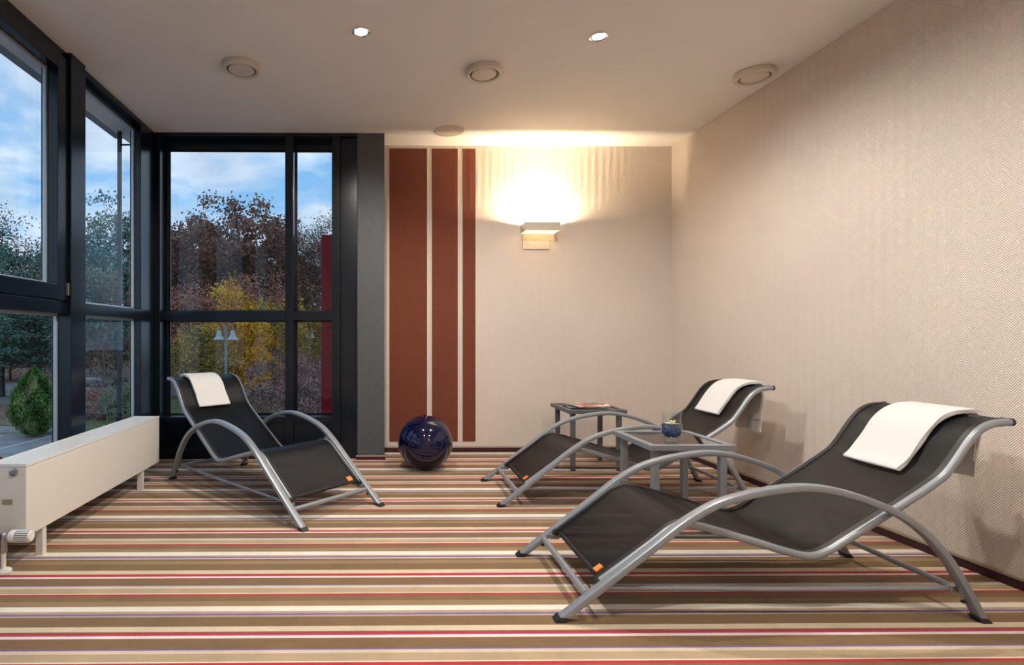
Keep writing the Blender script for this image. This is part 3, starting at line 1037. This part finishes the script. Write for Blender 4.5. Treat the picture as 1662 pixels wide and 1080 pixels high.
for ring_i, (n, tilt, sc_) in enumerate(((9, -0.1, 1.0), (7, -0.7, 0.85))):
    for k in range(n):
        if ring_i == 0 and k == 0: continue
        c = inst(p0, fl, rot=(0, tilt, 2 * PI * k / n + 0.3 * ring_i)); c.scale = (sc_,) * 3
MB().lathe([(0.0005, 0.0), (0.006, 0.001), (0.0065, 0.004), (0.004, 0.008), (0.0005, 0.009)], seg=12, cap=False).build('flower_eye', M['flower_eye'], fl, 60)


# magazines on the far table
def magazine(name, label, loc, rz, w, l, th, curl, mat):
    r = empty(name, loc, rz)
    tag(r, label, 'magazine', 'magazines on the grey side table')
    def sheet(z0, z1, grow, lift):
        rings = []
        for i in range(13):
            x = -w / 2 - grow + (w + 2 * grow) * i / 12
            t = i / 12
            zc = curl * (math.sin(PI * t) * 0.8) + lift * t
            rings.append([(x, -l / 2 - grow, z0 + zc), (x, l / 2 + grow, z0 + zc), (x, l / 2 + grow, z1 + zc), (x, -l / 2 - grow, z1 + zc)])
        return MB().rings(rings)
    sheet(0.0008, th - 0.0008, 0, 0).build('pages', M['paper'], r, 30)
    sheet(th - 0.0008, th, 0.0015, 0).build('front_cover', mat, r, 30)
    sheet(0.0, 0.0008, 0.0015, 0).build('back_cover', mat, r, 30)
    return r


TZ = 0.430
magazine('magazine', 'dark magazine with blue cover lying underneath on the grey table', (1.495, 3.99, TZ), math.radians(82), 0.210, 0.285, 0.004, 0.003, M['cover_blue'])
magazine('magazine', 'colourful glossy magazine on top of the grey table', (1.525, 4.00, TZ + 0.0072), math.radians(100), 0.205, 0.275, 0.005, 0.006, M['cover'])

# ------------------------------------------------------------------ ball
bl = empty('exercise_ball', (0.316, 3.900, 0))
tag(bl, 'shiny dark blue exercise ball on the floor under the stripes', 'ball')
R = 0.194
prof = []
for i in range(49):
    a = -PI / 2 + PI * i / 48
    r_ = R * 1.0 * math.cos(a) + 0.0008 * math.sin(a * 60) * (abs(a) > 0.7)
    prof.append((max(r_, 0.0006), R * 0.985 * max(math.sin(a), -0.985)))
b_o = MB().lathe(prof, seg=64).build('shell', M['ball'], bl, 70)
b_o.location = (0, 0, R * 0.985 * 0.985)
b_o.rotation_euler = (0, 0, 0)
MB().lathe([(0.010, 0.0), (0.010, 0.003), (0.006, 0.005), (0.0005, 0.005)], (0, 0, R * 0.985 * 1.985 - 0.001), 16).build('valve_plug', M['ball'], bl, 40)

# ------------------------------------------------------------------ radiator
RX0, RX1, RY0, RY1, RZ0, RZ1 = -1.612, -1.450, 2.258, 3.605, 0.121, 0.421
rad = empty('radiator', ((RX0 + RX1) / 2, RY0, 0))
tag(rad, 'long low cream panel radiator under the windows', 'radiator')
def rp(o):
    o.parent = rad; o.matrix_parent_inverse = rad.matrix_basis.inverted(); return o
rp(MB().box(RX0, RX1, RY0, RY1, RZ0, RZ1 - 0.014, 0.003).build('body', M['enamel']))
g = MB()
zt = RZ1
g.box(RX0 - 0.001, RX0 + 0.006, RY0 - 0.001, RY1 + 0.001, zt - 0.012, zt); g.box(RX1 - 0.006, RX1 + 0.001, RY0 - 0.001, RY1 + 0.001, zt - 0.012, zt)
g.box(RX0 + 0.006, RX1 - 0.006, RY0 - 0.001, RY0 + 0.006, zt - 0.012, zt); g.box(RX0 + 0.006, RX1 - 0.006, RY1 - 0.006, RY1 + 0.001, zt - 0.012, zt)
top = rp(g.build('grille_rim', M['enamel_white']))
xs = np.linspace(RX0 + 0.012, RX1 - 0.012, 9)
for i, x in enumerate(xs):
    o = MB().box(x - 0.0055, x + 0.0055, RY0 + 0.006, RY1 - 0.006, zt - 0.010, zt - 0.0025).build('grille_slat', M['enamel_white'], top)
for y in (2.93,):
    MB().box(RX0 + 0.006, RX1 - 0.075, y - 0.004, y + 0.004, zt - 0.0025, zt - 0.0005).build('grille_clip', M['enamel_white'], top)
for y in (2.40, 3.385):
    lg = rp(MB().box(RX1 - 0.036, RX1 - 0.006, y - 0.024, y - 0.019, 0.0, RZ0 + 0.03).build('leg', M['enamel']))
    MB().box(RX1 - 0.010, RX1 - 0.006, y - 0.019, y + 0.004, 0.0, RZ0 + 0.01).build('leg_flange', M['enamel'], lg).matrix_parent_inverse = lg.matrix_world.inverted()
rp(MB().tube([(RX0 + 0.070, RY1 - 0.055, 0.0), (RX0 + 0.066, RY1 - 0.060, RZ0 + 0.01)], 0.008, 10).build('return_pipe', M['enamel'], None, 40))
plug = rp(MB().lathe([(0.017, 0.0), (0.017, -0.004), (0.014, -0.006), (0.0005, -0.006)], (-1.500, RY0, 0.388), 24, 'y').build('vent_plug', M['steel'], None, 40))
o = MB().lathe([(0.0095, -0.006), (0.0095, -0.013), (0.0005, -0.013)], (-1.500, RY0, 0.388), 6, 'y').build('hex_nut', M['steel'], plug)
o.matrix_parent_inverse = plug.matrix_world.inverted()
o = rp(MB().box(-1.546, -1.505, RY0 - 0.003, RY0, 0.256, 0.277, 0.001).build('nameplate', M['plate']))
# thermostatic valve: pipe up from the floor, elbow, union, ribbed head
vx, vy, vz = -1.512, RY0 - 0.045, 0.142
o = rp(MB().tube([(vx, vy, 0.0), (vx, vy, 0.085)], 0.0095, 14).build('supply_pipe', M['plastic_white'], None, 40))
o = rp(MB().lathe([(0.030, 0.0), (0.030, 0.006), (0.024, 0.011), (0.0095, 0.013)], (vx, vy, 0), 24).build('pipe_rosette', M['plastic_white'], None, 40))
o = rp(MB().lathe([(0.0150, 0.078), (0.0155, 0.080), (0.0155, 0.098), (0.0135, 0.101), (0.0135, 0.104), (0.0150, 0.106), (0.0150, 0.124), (0.013, 0.127)], (vx, vy, 0), 8).build('union_nut', M['steel']))
o = rp(MB().lathe([(0.012, 0.120), (0.013, 0.128), (0.013, 0.150), (0.009, 0.156), (0.0005, 0.157)], (vx, vy, 0), 16).build('valve_body', M['steel'], None, 40))
o = rp(MB().tube([(vx, vy, vz), (vx, RY0 + 0.002, vz)], 0.0085, 12).build('valve_tail', M['steel'], None, 40))
o = rp(MB().lathe([(0.011, 0.008), (0.0135, 0.012), (0.0135, 0.026), (0.011, 0.030)], (vx, vy, vz), 8, 'x').build('valve_collar', M['steel']))
hd = rp(MB().lathe([(0.019, 0.028), (0.0245, 0.031), (0.0245, 0.048), (0.0225, 0.050), (0.0225, 0.108), (0.019, 0.114), (0.0005, 0.115)], (vx, vy, vz), 32, 'x').build('thermostat_head', M['plastic_white'], None, 40))
gb = MB().lathe([(0.0205, 0.053), (0.0229, 0.054), (0.0229, 0.107), (0.0205, 0.108)], (vx, vy, vz), 32, 'x').build('groove_shade_band', M['groove_shade'], hd, 40)  # grey colour paints the shade between the white ribs
gb.matrix_parent_inverse = hd.matrix_world.inverted()
rb = MB()
for k in range(20):
    a = 2 * PI * k / 20
    c, s = math.cos(a), math.sin(a)
    q = []
    for x in (0.056, 0.106):
        for dr, dt in ((0.0215, -0.0025), (0.0250, -0.0021), (0.0250, 0.0021), (0.0215, 0.0025)):
            q.append((vx + x, vy + dr * c - dt * s, vz + dr * s + dt * c))
    rb.rings([q[:4], q[4:]])
ro = rb.build('grip_rib_ring', M['enamel_white'], hd)
ro.matrix_parent_inverse = hd.matrix_world.inverted()
ro['kind'] = 'stuff'

# ------------------------------------------------------------------ outside: the building's own pieces
eave = MB()
eave.box(XL - 0.50, XO - 0.001, YF, 4.62, 2.60, 2.86).box(XO, 0.6, GY + 0.05, 4.62, 2.62, 2.86)
o = struct(eave.build('eave', M['eave']), 'grey metal roof eave outside the corner windows')
fp = empty('blind_rail', (-1.985, 4.19, -0.6))
tag(fp, 'thin dark vertical rail outside the narrow corner window', 'rail')
MB().box(-0.013, 0.013, -0.013, 0.013, 0, 3.19, 0.002).build('upright', M['frame'], fp)
MB().tube([(0.010, 0, 3.000), (0.095, 0, 3.000)], 0.007, 8).build('tie_bar', M['frame'], fp)
MB().tube([(0.010, 0, 0.400), (0.095, 0, 0.400)], 0.007, 8).build('tie_bar', M['frame'], fp)
# red facade panel beyond the back window
rpn = empty('facade_panel', (0.0, 5.2, GROUND))
tag(rpn, 'tall crimson facade panel outside the right window pane', 'panel')
MB().box(-0.565, 0.50, 0.0, 0.10, 0, 5.12, 0.004).build('lower_sheet', M['red_panel'], rpn)
MB().box(-0.565, 0.50, 0.0, 0.10, 5.125, 6.005, 0.004).build('upper_sheet', M['red_panel'], rpn)
MB().box(-0.555, 0.49, 0.02, 0.09, 5.10, 5.14).build('joint', M['gasket'], rpn)

# ------------------------------------------------------------------ ground outside
gr = struct(MB().box(-160, 120, -60, 200, GROUND - 0.3, GROUND).build('ground', M['asphalt']), 'grey asphalt car park below the windows')
MB().box(-160, 120, 60, 200, GROUND, GROUND + 0.05).build('leaf_litter_ground', M['litter'], gr)
MB().box(-60, -18.4, 31, 40.5, GROUND, GROUND + 0.06).build('leaf_litter_ground', M['litter'], gr)
MB().box(-17.5, 8, 28.5, 46, GROUND, GROUND + 0.06).build('grass_verge', M['grass'], gr)
MB().box(-30, -16.4, 28.4, 28.65, GROUND, GROUND + 0.13, 0.01).build('kerb', M['kerb'], gr)
MB().box(-60, -18.4, 40.5, 40.75, GROUND, GROUND + 0.13, 0.01).build('kerb', M['kerb'], gr)
for x in (-16.6, -19.2, -21.8):
    o = MB().box(-0.06, 0.06, -5, 0, 0, 0.006).build('parking_line', M['line'], gr)
    o.location = (x, 28.0, GROUND); o.rotation_euler = (0, 0, math.radians(-8))

# ------------------------------------------------------------------ street lamps
def street_lamp(loc, label):
    r = empty('street_lamp', loc)
    tag(r, label, 'street lamp', 'double headed street lamps')
    MB().tube([(0, 0, 0), (0, 0, 0.4), (0, 0, 0.42), (0, 0, 5.2)], [0.09, 0.09, 0.055, 0.045], 12).build('post', M['lamp_metal'], r, 40)
    for s in (-1, 1):
        pts = [(s * 0.02, 0, 4.9), (s * 0.03, 0, 5.3)]
        pts += [(s * (0.16 - 0.13 * math.cos(a)), 0, 5.42 + 0.14 * math.sin(a)) for a in np.linspace(0, PI, 9)]
        pts += [(s * 0.29, 0, 5.27)]
        MB().tube(pts, 0.026, 8).build('swan_neck', M['lamp_metal'], r, 50)
        c = (s * 0.29, 0, 0)
        MB().lathe([(0.03, 5.29), (0.075, 5.27), (0.095, 5.22), (0.10, 5.10), (0.13, 5.03), (0.19, 4.96), (0.275, 4.905), (0.27, 4.895), (0.18, 4.94), (0.10, 5.02)], c, 24, cap=False).build('bell_shade', M['lamp_shade'], r, 50)
    return r


street_lamp((-6.62, 23.5, GROUND), 'double bell street lamp in front of the golden tree')
street_lamp((-6.78, 52.0, GROUND), 'distant double bell street lamp near the red panel')


# ------------------------------------------------------------------ cars
def car(paint, label, loc, rz):
    r = empty('car', loc, rz)
    tag(r, label, 'car')
    # lower body: stations along x (front +), each (x, half width, z low, z belt)
    st = [(2.22, 0.62, 0.34, 0.62), (2.10, 0.80, 0.24, 0.74), (1.60, 0.88, 0.20, 0.86), (0.9, 0.90, 0.20, 0.93), (-0.8, 0.90, 0.20, 0.98), (-1.7, 0.88, 0.22, 1.00), (-2.12, 0.82, 0.28, 0.96), (-2.25, 0.70, 0.36, 0.80)]
    rings = []
    for x, w, z0, z1 in st:
        zc = z0 + (z1 - z0) * 0.55
        rings.append([(x, -w * 0.94, z0), (x, w * 0.94, z0), (x, w, zc), (x, w * 0.95, z1 - 0.05), (x, w * 0.86, z1), (x, -w * 0.86, z1), (x, -w * 0.95, z1 - 0.05), (x, -w, zc)])
    MB().rings(rings).build('body', paint, r, 40)
    cb = [(0.95, 0.76, 0.93), (0.25, 0.70, 1.36), (-0.4, 0.68, 1.43), (-1.1, 0.67, 1.39), (-1.75, 0.74, 1.01)]
    rings = []
    for x, w, z in cb:
        rings.append([(x, -0.79, 0.92), (x, 0.79, 0.92), (x, w, max(z - 0.05, 0.93)), (x, w * 0.9, max(z, 0.94)), (x, -w * 0.9, max(z, 0.94)), (x, -w, max(z - 0.05, 0.93))])
    gh = MB().rings(rings).build('window_band', M['car_glass'], r, 40)
    MB().rings([[(x, -w, z), (x, w, z), (x, w * 0.95, z + 0.03), (x, -w * 0.95, z + 0.03)] for x, w, z in ((0.30, 0.66, 1.335), (-0.4, 0.67, 1.42), (-1.15, 0.66, 1.38))]).build('roof', paint, r, 40)
    for s in (-1, 1):
        for x0, z0, x1, z1 in ((0.92, 0.95, 0.25, 1.36), (-0.42, 0.95, -0.42, 1.41), (-1.72, 1.0, -1.10, 1.39)):
            MB().tube([(x0, s * 0.77, z0), (x1, s * 0.695, z1)], 0.03, 6).build('roof_pillar', paint, r, 40)
        for x in (1.38, -1.35):
            wv = MB().lathe([(0.20, -0.10), (0.31, -0.10), (0.325, -0.06), (0.325, 0.06), (0.31, 0.10), (0.20, 0.10)], (x, s * 0.82, 0.325), 24, 'y').build('wheel', M['tyre'], r, 40)
            MB().lathe([(0.20, -0.005), (0.19, 0.005), (0.08, -0.012), (0.0005, -0.012)], (x, s * 0.925, 0.325), 20, 'y', cap=False).build('rim', M['steel'], wv, 40)
        MB().box(-2.235, -2.02, s * 0.66 - 0.14, s * 0.66 + 0.14, 0.72, 0.87, 0.03).build('tail_light', M['tail'], r)
        MB().box(2.06, 2.19, s * 0.60 - 0.14, s * 0.60 + 0.14, 0.58, 0.70, 0.03).build('headlight', M['lamp_shade'], r)
    MB().box(-2.262, -2.235, -0.26, 0.26, 0.55, 0.66, 0.005).build('number_plate', M['line'], r)
    return r


car(M['car_silver'], 'silver beige car parked beyond the bare shrubs', (-28.9, 56.0, GROUND), math.radians(152))
car(M['car_red'], 'red car parked below the opening window', (-12.6, 16.8, GROUND), math.radians(95))


# ------------------------------------------------------------------ trees
def frusta(segs, k=5):
    """segments (p0, p1, r0, r1) as open tapered tubes"""
    V, Fc = [], []
    ang = np.arange(k) * 2 * PI / k
    for p0, p1, r0, r1 in segs:
        d = p1 - p0
        L = np.linalg.norm(d)
        if L < 1e-4: continue
        d = d / L
        a = np.array((0, 0, 1.0)) if abs(d[2]) < 0.9 else np.array((1.0, 0, 0))
        u = np.cross(d, a); u /= np.linalg.norm(u)
        w = np.cross(d, u)
        ring = np.cos(ang)[:, None] * u + np.sin(ang)[:, None] * w
        n = len(V) * k
        V.append(p0 + ring * r0); V.append(p1 + ring * r1)
        for j in range(k):
            Fc.append((n + j, n + (j + 1) % k, n + k + (j + 1) % k, n + k + j))
    return np.concatenate(V), Fc


def raw_mesh(name, V, Fc, mat, shade=None):
    me = bpy.data.meshes.new(name)
    Fc = np.asarray(Fc, dtype=np.int32)
    nf = len(Fc)
    me.vertices.add(len(V)); me.vertices.foreach_set('co', np.asarray(V, dtype=np.float32).ravel())
    me.loops.add(nf * 4); me.loops.foreach_set('vertex_index', Fc.ravel())
    me.polygons.add(nf)
    me.polygons.foreach_set('loop_start', np.arange(nf, dtype=np.int32) * 4)
    me.materials.append(mat)
    me.update(calc_edges=True)
    if shade is not None:
        a = me.attributes.new('shade', 'FLOAT', 'FACE')
        a.data.foreach_set('value', shade.astype(np.float32))
    return me


def leaf_quads(rng, centres, tint, size, upright=0.0, aspect=0.7):
    n = len(centres)
    a = rng.normal(size=(n, 3)); a[:, 2] += upright * 3
    a /= np.linalg.norm(a, axis=1)[:, None]
    b = rng.normal(size=(n, 3))
    b -= a * (a * b).sum(1)[:, None]
    b /= np.linalg.norm(b, axis=1)[:, None]
    s = size * rng.uniform(0.6, 1.25, n)[:, None]
    V = np.stack([centres - a * s, centres + b * s * aspect, centres + a * s, centres - b * s * aspect], axis=1).reshape(-1, 3)
    Fc = np.arange(n * 4).reshape(n, 4)
    return V, Fc, np.clip(tint, 0, 1)


def tree_meshes(seed, h, rad, base, clumps, per, csize, leaf, lmat, bmat, trunk_r, shape='round', fill=0.35):
    """trunk and limbs, then leaf clumps each hung on a branch"""
    rng = np.random.default_rng(seed)
    segs = []
    tp = [np.array((0, 0, 0.0))]
    nseg = 7
    for i in range(1, nseg + 1):
        tp.append(np.array((rng.normal() * 0.012 * h, rng.normal() * 0.012 * h, 0.9 * h * i / nseg)))
    for i in range(nseg):
        segs.append((tp[i], tp[i + 1], trunk_r * (1 - 0.85 * i / nseg), trunk_r * (1 - 0.85 * (i + 1) / nseg)))
    nodes, nr = [], []
    n_l = max(7, clumps // 5)
    for i in range(n_l):
        t = base + (0.85 - base) * (i / n_l)
        zi = t * nseg / 0.9
        k = min(int(zi), nseg - 1)
        o = tp[k] + (tp[k + 1] - tp[k]) * (zi - k if zi - k < 1 else 1)
        az = i * 2.4 + rng.normal() * 0.4
        if shape == 'cone': reach, rise = rad * (1.05 - t), 0.02
        elif shape == 'pine': reach, rise = rad * (1.15 - 0.8 * t) * rng.uniform(0.6, 1), 0.12
        else: reach, rise = rad * math.sqrt(max(0.06, 1 - ((t - (0.5 + base / 2)) / 0.62) ** 2)) * rng.uniform(0.65, 0.95), 0.55
        e = o + np.array((math.cos(az) * reach, math.sin(az) * reach, reach * rise * rng.uniform(0.5, 1.4)))
        m = (o + e) / 2 + np.array((0, 0, -0.06 * reach)) + rng.normal(size=3) * 0.05 * reach
        r0 = trunk_r * 0.42 * (1 - 0.6 * t)
        segs += [(o, m, r0, r0 * 0.6), (m, e, r0 * 0.6, r0 * 0.2)]
        for q in (0.45, 0.7, 0.9, 1.0):
            nodes.append(o * (1 - q) + e * q if q > 0.5 else m); nr.append(r0 * (1 - q * 0.75))
    nodes = np.array(nodes)
    cs = []
    while len(cs) < clumps:
        d = rng.normal(size=3); d /= np.linalg.norm(d)
        q = rng.random() ** fill
        if shape in ('cone',):
            t = base + (1 - base) * (1 - math.sqrt(rng.random()))
            rr = rad * (1 - (t - base) / (1 - base)) ** 0.8 * math.sqrt(rng.random()) + 0.02
            az = rng.uniform(0, 2 * PI)
            c = np.array((rr * math.cos(az), rr * math.sin(az), t * h))
        else:
            zc, zr = h * (1 + base) / 2, h * (1 - base) / 2
            lob = 1 + 0.16 * math.sin(3 * math.atan2(d[1], d[0]) + seed) * math.cos(4 * d[2] + seed) + 0.10 * rng.normal()
            c = np.array((0, 0, zc)) + d * q * lob * np.array((rad, rad, zr))
            if shape == 'pine':
                f = (c[2] / h - base) / (1 - base)
                c[:2] *= (1.15 - 0.7 * f)
        cs.append(c)
    cs = np.array(cs)
    for c in cs:
        j = np.argmin(((nodes - c) ** 2).sum(1) + 0.8 * np.maximum(0, nodes[:, 2] - c[2]) ** 2)
        p = nodes[j]
        mm = (p + c) / 2 + rng.normal(size=3) * 0.08 * np.linalg.norm(c - p)
        segs += [(p, mm, 0.3 * nr[j] + 0.01, 0.2 * nr[j] + 0.008), (mm, c, 0.2 * nr[j] + 0.008, 0.006)]
        for _ in range(4):
            segs.append((mm * 0.4 + c * 0.6, c + rng.normal(size=3) * csize, 0.012, 0.004))
    V, Fc = frusta(segs, 5)
    wood = raw_mesh('trunk_and_branches', V, Fc, bmat)
    if per == 0: return wood, None
    ct = rng.normal(size=len(cs)) * 0.20
    pts = np.repeat(cs, per, axis=0) + rng.normal(size=(len(cs) * per, 3)) * csize * (np.array((1, 1, 0.45)) if shape in ('pine', 'cone') else np.array((1, 1, 0.75)))
    tint = 0.5 + np.repeat(ct, per) + rng.normal(size=len(pts)) * 0.24
    LV, LF, sh = leaf_quads(rng, pts, tint, leaf)
    return wood, raw_mesh('foliage', LV, LF, lmat, sh)


PROTO = {
    'oak_a': tree_meshes(1, 20, 6.6, 0.30, 95, 110, 0.62, 0.20, M['leaf_brown'], M['bark'], 0.42),
    'oak_b': tree_meshes(2, 20, 5.6, 0.25, 85, 110, 0.60, 0.19, M['leaf_brown'], M['bark'], 0.38),
    'grey': tree_meshes(3, 20, 4.2, 0.28, 90, 45, 0.70, 0.13, M['leaf_grey'], M['bark'], 0.25),
    'russet': tree_meshes(4, 10, 4.2, 0.16, 90, 95, 0.55, 0.12, M['leaf_russet'], M['bark'], 0.2),
    'gold': tree_meshes(5, 9.4, 2.5, 0.16, 70, 85, 0.42, 0.13, M['leaf_yellow'], M['bark'], 0.13),
    'olive': tree_meshes(6, 8.8, 3.2, 0.12, 85, 85, 0.48, 0.11, M['leaf_olive'], M['bark'], 0.15),
    'pine': tree_meshes(7, 17, 4.6, 0.22, 110, 110, 0.70, 0.14, M['leaf_pine'], M['bark'], 0.3, 'pine'),
    'copper': tree_meshes(8, 4.2, 2.2, 0.05, 110, 100, 0.24, 0.055, M['leaf_copper'], M['bark'], 0.07, fill=0.25),
    'bare': tree_meshes(9, 5.0, 1.7, 0.15, 60, 0, 0.35, 0.05, None, M['bark_pale'], 0.07, fill=0.3),
    'bush_red': tree_meshes(10, 1.5, 1.5, 0.02, 60, 90, 0.20, 0.06, M['leaf_russet'], M['bark'], 0.04, fill=0.3),
    'bush_green': tree_meshes(11, 1.7, 1.4, 0.02, 60, 90, 0.20, 0.06, M['leaf_thuja'], M['bark'], 0.04, fill=0.3),
}


def plant(proto, name, label, cat, px, d, h, rz, group=None, sxy=None):
    """px: the direction it is seen in (pixel column), d: how far it stands"""
    wood, leaves = PROTO[proto]
    h0 = {'oak_a': 20, 'oak_b': 20, 'grey': 20, 'russet': 10, 'gold': 9.4, 'olive': 8.8, 'pine': 17, 'copper': 4.2, 'bare': 5.0, 'bush_red': 1.5, 'bush_green': 1.7}[proto]
    r = empty(name, ((px - 618) / 890 * d, d, GROUND), rz)
    s = h / h0
    q = sxy or s
    r.scale = (q, q, s)
    tag(r, label, cat, group)
    o = bpy.data.objects.new('trunk_and_branches', wood); COL.objects.link(o); o.parent = r
    if leaves:
        o = bpy.data.objects.new('foliage', leaves); COL.objects.link(o); o.parent = r; o['kind'] = 'stuff'
    return r


plant('oak_a', 'oak_tree', 'tallest brown oak in the middle of the left big pane', 'tree', 388, 60, 20.2, 0.4)
plant('oak_b', 'oak_tree', 'brown oak at the left edge of the big back pane', 'tree', 303, 66, 19.4, 1.5)
plant('oak_b', 'oak_tree', 'brown oak beside the window mullion', 'tree', 452, 68, 20.6, 3.0)
plant('oak_a', 'oak_tree', 'brown oak filling the gap left of the tallest oak', 'tree', 345, 72, 20.8, 2.1)
plant('grey', 'thin_tree', 'thin grey brown tree showing left of the red panel', 'tree', 505, 70, 19.2, 0.2)
plant('grey', 'thin_tree', 'thin grey brown tree rising behind the red panel', 'tree', 538, 66, 19.6, 1.2)
plant('grey', 'thin_tree', 'thin tree close to the window mullion, half bare', 'tree', 478, 76, 20.2, 2.2)
plant('russet', 'beech_tree', 'russet beech low at the left of the back window', 'tree', 296, 46, 9.8, 0.3)
plant('russet', 'beech_tree', 'russet beech behind the golden tree', 'tree', 412, 55, 11.0, 2.3)
plant('gold', 'maple_tree', 'golden yellow maple behind the double street lamp', 'tree', 376, 42, 9.2, 0.0, sxy=0.8)
plant('gold', 'maple_tree', 'lower golden maple right of the street lamp', 'tree', 410, 40, 6.6, 1.0)
plant('olive', 'maple_tree', 'olive yellow tree left of the mullion', 'tree', 446, 46, 8.2, 0.5)
plant('olive', 'maple_tree', 'pale yellow small tree beside the red panel', 'tree', 512, 57, 7.4, 1.9)
plant('olive', 'maple_tree', 'olive tree low behind the towel lounger', 'tree', 330, 38, 6.0, 2.9)
plant('copper', 'copper_shrub', 'big round copper shrub behind the back window mullion', 'shrub', 465, 27, 4.15, 0.3)
plant('copper', 'copper_shrub', 'smaller copper shrub beside the red panel', 'shrub', 515, 31, 3.9, 1.3)
plant('pine', 'pine_tree', 'dark pine seen in the narrow corner window', 'tree', 192, 50, 17.2, 0.4)
plant('pine', 'pine_tree', 'broad pine at the left frame edge of the opening window', 'tree', 8, 46, 13.4, 1.4)
plant('pine', 'pine_tree', 'low spreading pine behind the round green conifer', 'tree', 62, 44, 10.6, 2.4, sxy=0.85)
plant('pine', 'pine_tree', 'pine partly hidden by the wide mullion', 'tree', 112, 52, 15.6, 0.9)
plant('pine', 'pine_tree', 'low pine far left in the lower pane', 'tree', -30, 40, 9.6, 0.1)
plant('russet', 'beech_tree', 'russet tree between the pines in the opening window', 'tree', 62, 68, 15.6, 0.8)
plant('russet', 'beech_tree', 'russet tree low in the narrow corner window', 'tree', 172, 64, 12.5, 1.8)
plant('grey', 'thin_tree', 'nearly bare tree reaching above the pine at far left', 'tree', 6, 56, 17.8, 2.8)
for i, px in enumerate(range(-330, 660, 52)):
    d = 84 + (i * 37 % 11)
    plant(('oak_b', 'grey', 'oak_a')[i % 3], 'woodland_tree', 'brown autumn tree in the woodland row behind the nearer trees', 'tree', px + (i * 29 % 17), d, 17.5 + (i * 13 % 5) * 0.5 - (3.0 if px < 150 else 0), i * 1.3, 'woodland trees far behind')
for i, px in enumerate(range(-60, 620, 40)):
    plant(('russet', 'olive', 'russet')[i % 3], 'undergrowth_tree', 'low brush tree filling the woodland edge', 'tree', px + (i * 23 % 15), 60 + (i * 7 % 6), 6.5 + (i * 5 % 3), i * 0.9, 'brush along the woodland edge')
plant('bare', 'bare_tree', 'leafless young tree standing before the silver car', 'tree', 171, 40, 5.6, 0.2)
plant('bare', 'bare_shrub', 'pale leafless shrub low in the narrow corner window', 'shrub', 176, 20, 3.3, 1.2)
plant('bare', 'bare_shrub', 'pale leafless shrub beside the outside rail', 'shrub', 214, 24, 4.0, 2.2)
plant('bush_red', 'bush', 'reddish brown bush below the silver car', 'bush', 160, 34, 1.6, 0)
plant('bush_red', 'bush', 'low reddish bush at the foot of the bare tree', 'bush', 190, 36, 1.3, 1)
plant('bush_green', 'bush', 'dark green bush right of the outside rail', 'bush', 214, 33, 1.9, 2)

# round green conifer in the lower left pane
rng = np.random.default_rng(21)
n = 9000
t = rng.random(n) ** 0.85
rad_t = np.interp(t, [0, 0.08, 0.25, 0.42, 0.65, 0.85, 1.0], [0.35, 0.62, 0.98, 1.06, 0.86, 0.48, 0.05])
az = rng.uniform(0, 2 * PI, n)
lump = 1 + 0.13 * np.sin(az * 5 + t * 9) + 0.08 * np.sin(az * 11 - t * 17)
rr = rad_t * lump * (0.78 + 0.25 * rng.random(n))
pts = np.c_[rr * np.cos(az), rr * np.sin(az), 0.12 + t * 3.35]
V, Fc, sh = leaf_quads(rng, pts, 0.45 + 0.25 * np.sin(az * 5 + t * 9) + rng.normal(size=n) * 0.2, 0.085, upright=0.8, aspect=0.45)
co = empty('conifer', (-17.45, 27.8, GROUND))
tag(co, 'bright green rounded conifer on the kerb of the car park', 'tree')
o = bpy.data.objects.new('foliage', raw_mesh('foliage', V, Fc, M['leaf_thuja'], sh)); COL.objects.link(o); o.parent = co; o['kind'] = 'stuff'
inner = MB().lathe([(0.05, 0.0), (0.07, 0.1), (0.40, 0.2), (0.70, 0.9), (0.76, 1.5), (0.60, 2.3), (0.30, 3.0), (0.03, 3.35)], seg=14).build('inner_branches', M['leaf_thuja'], co, 60)

bpy.context.view_layer.update()
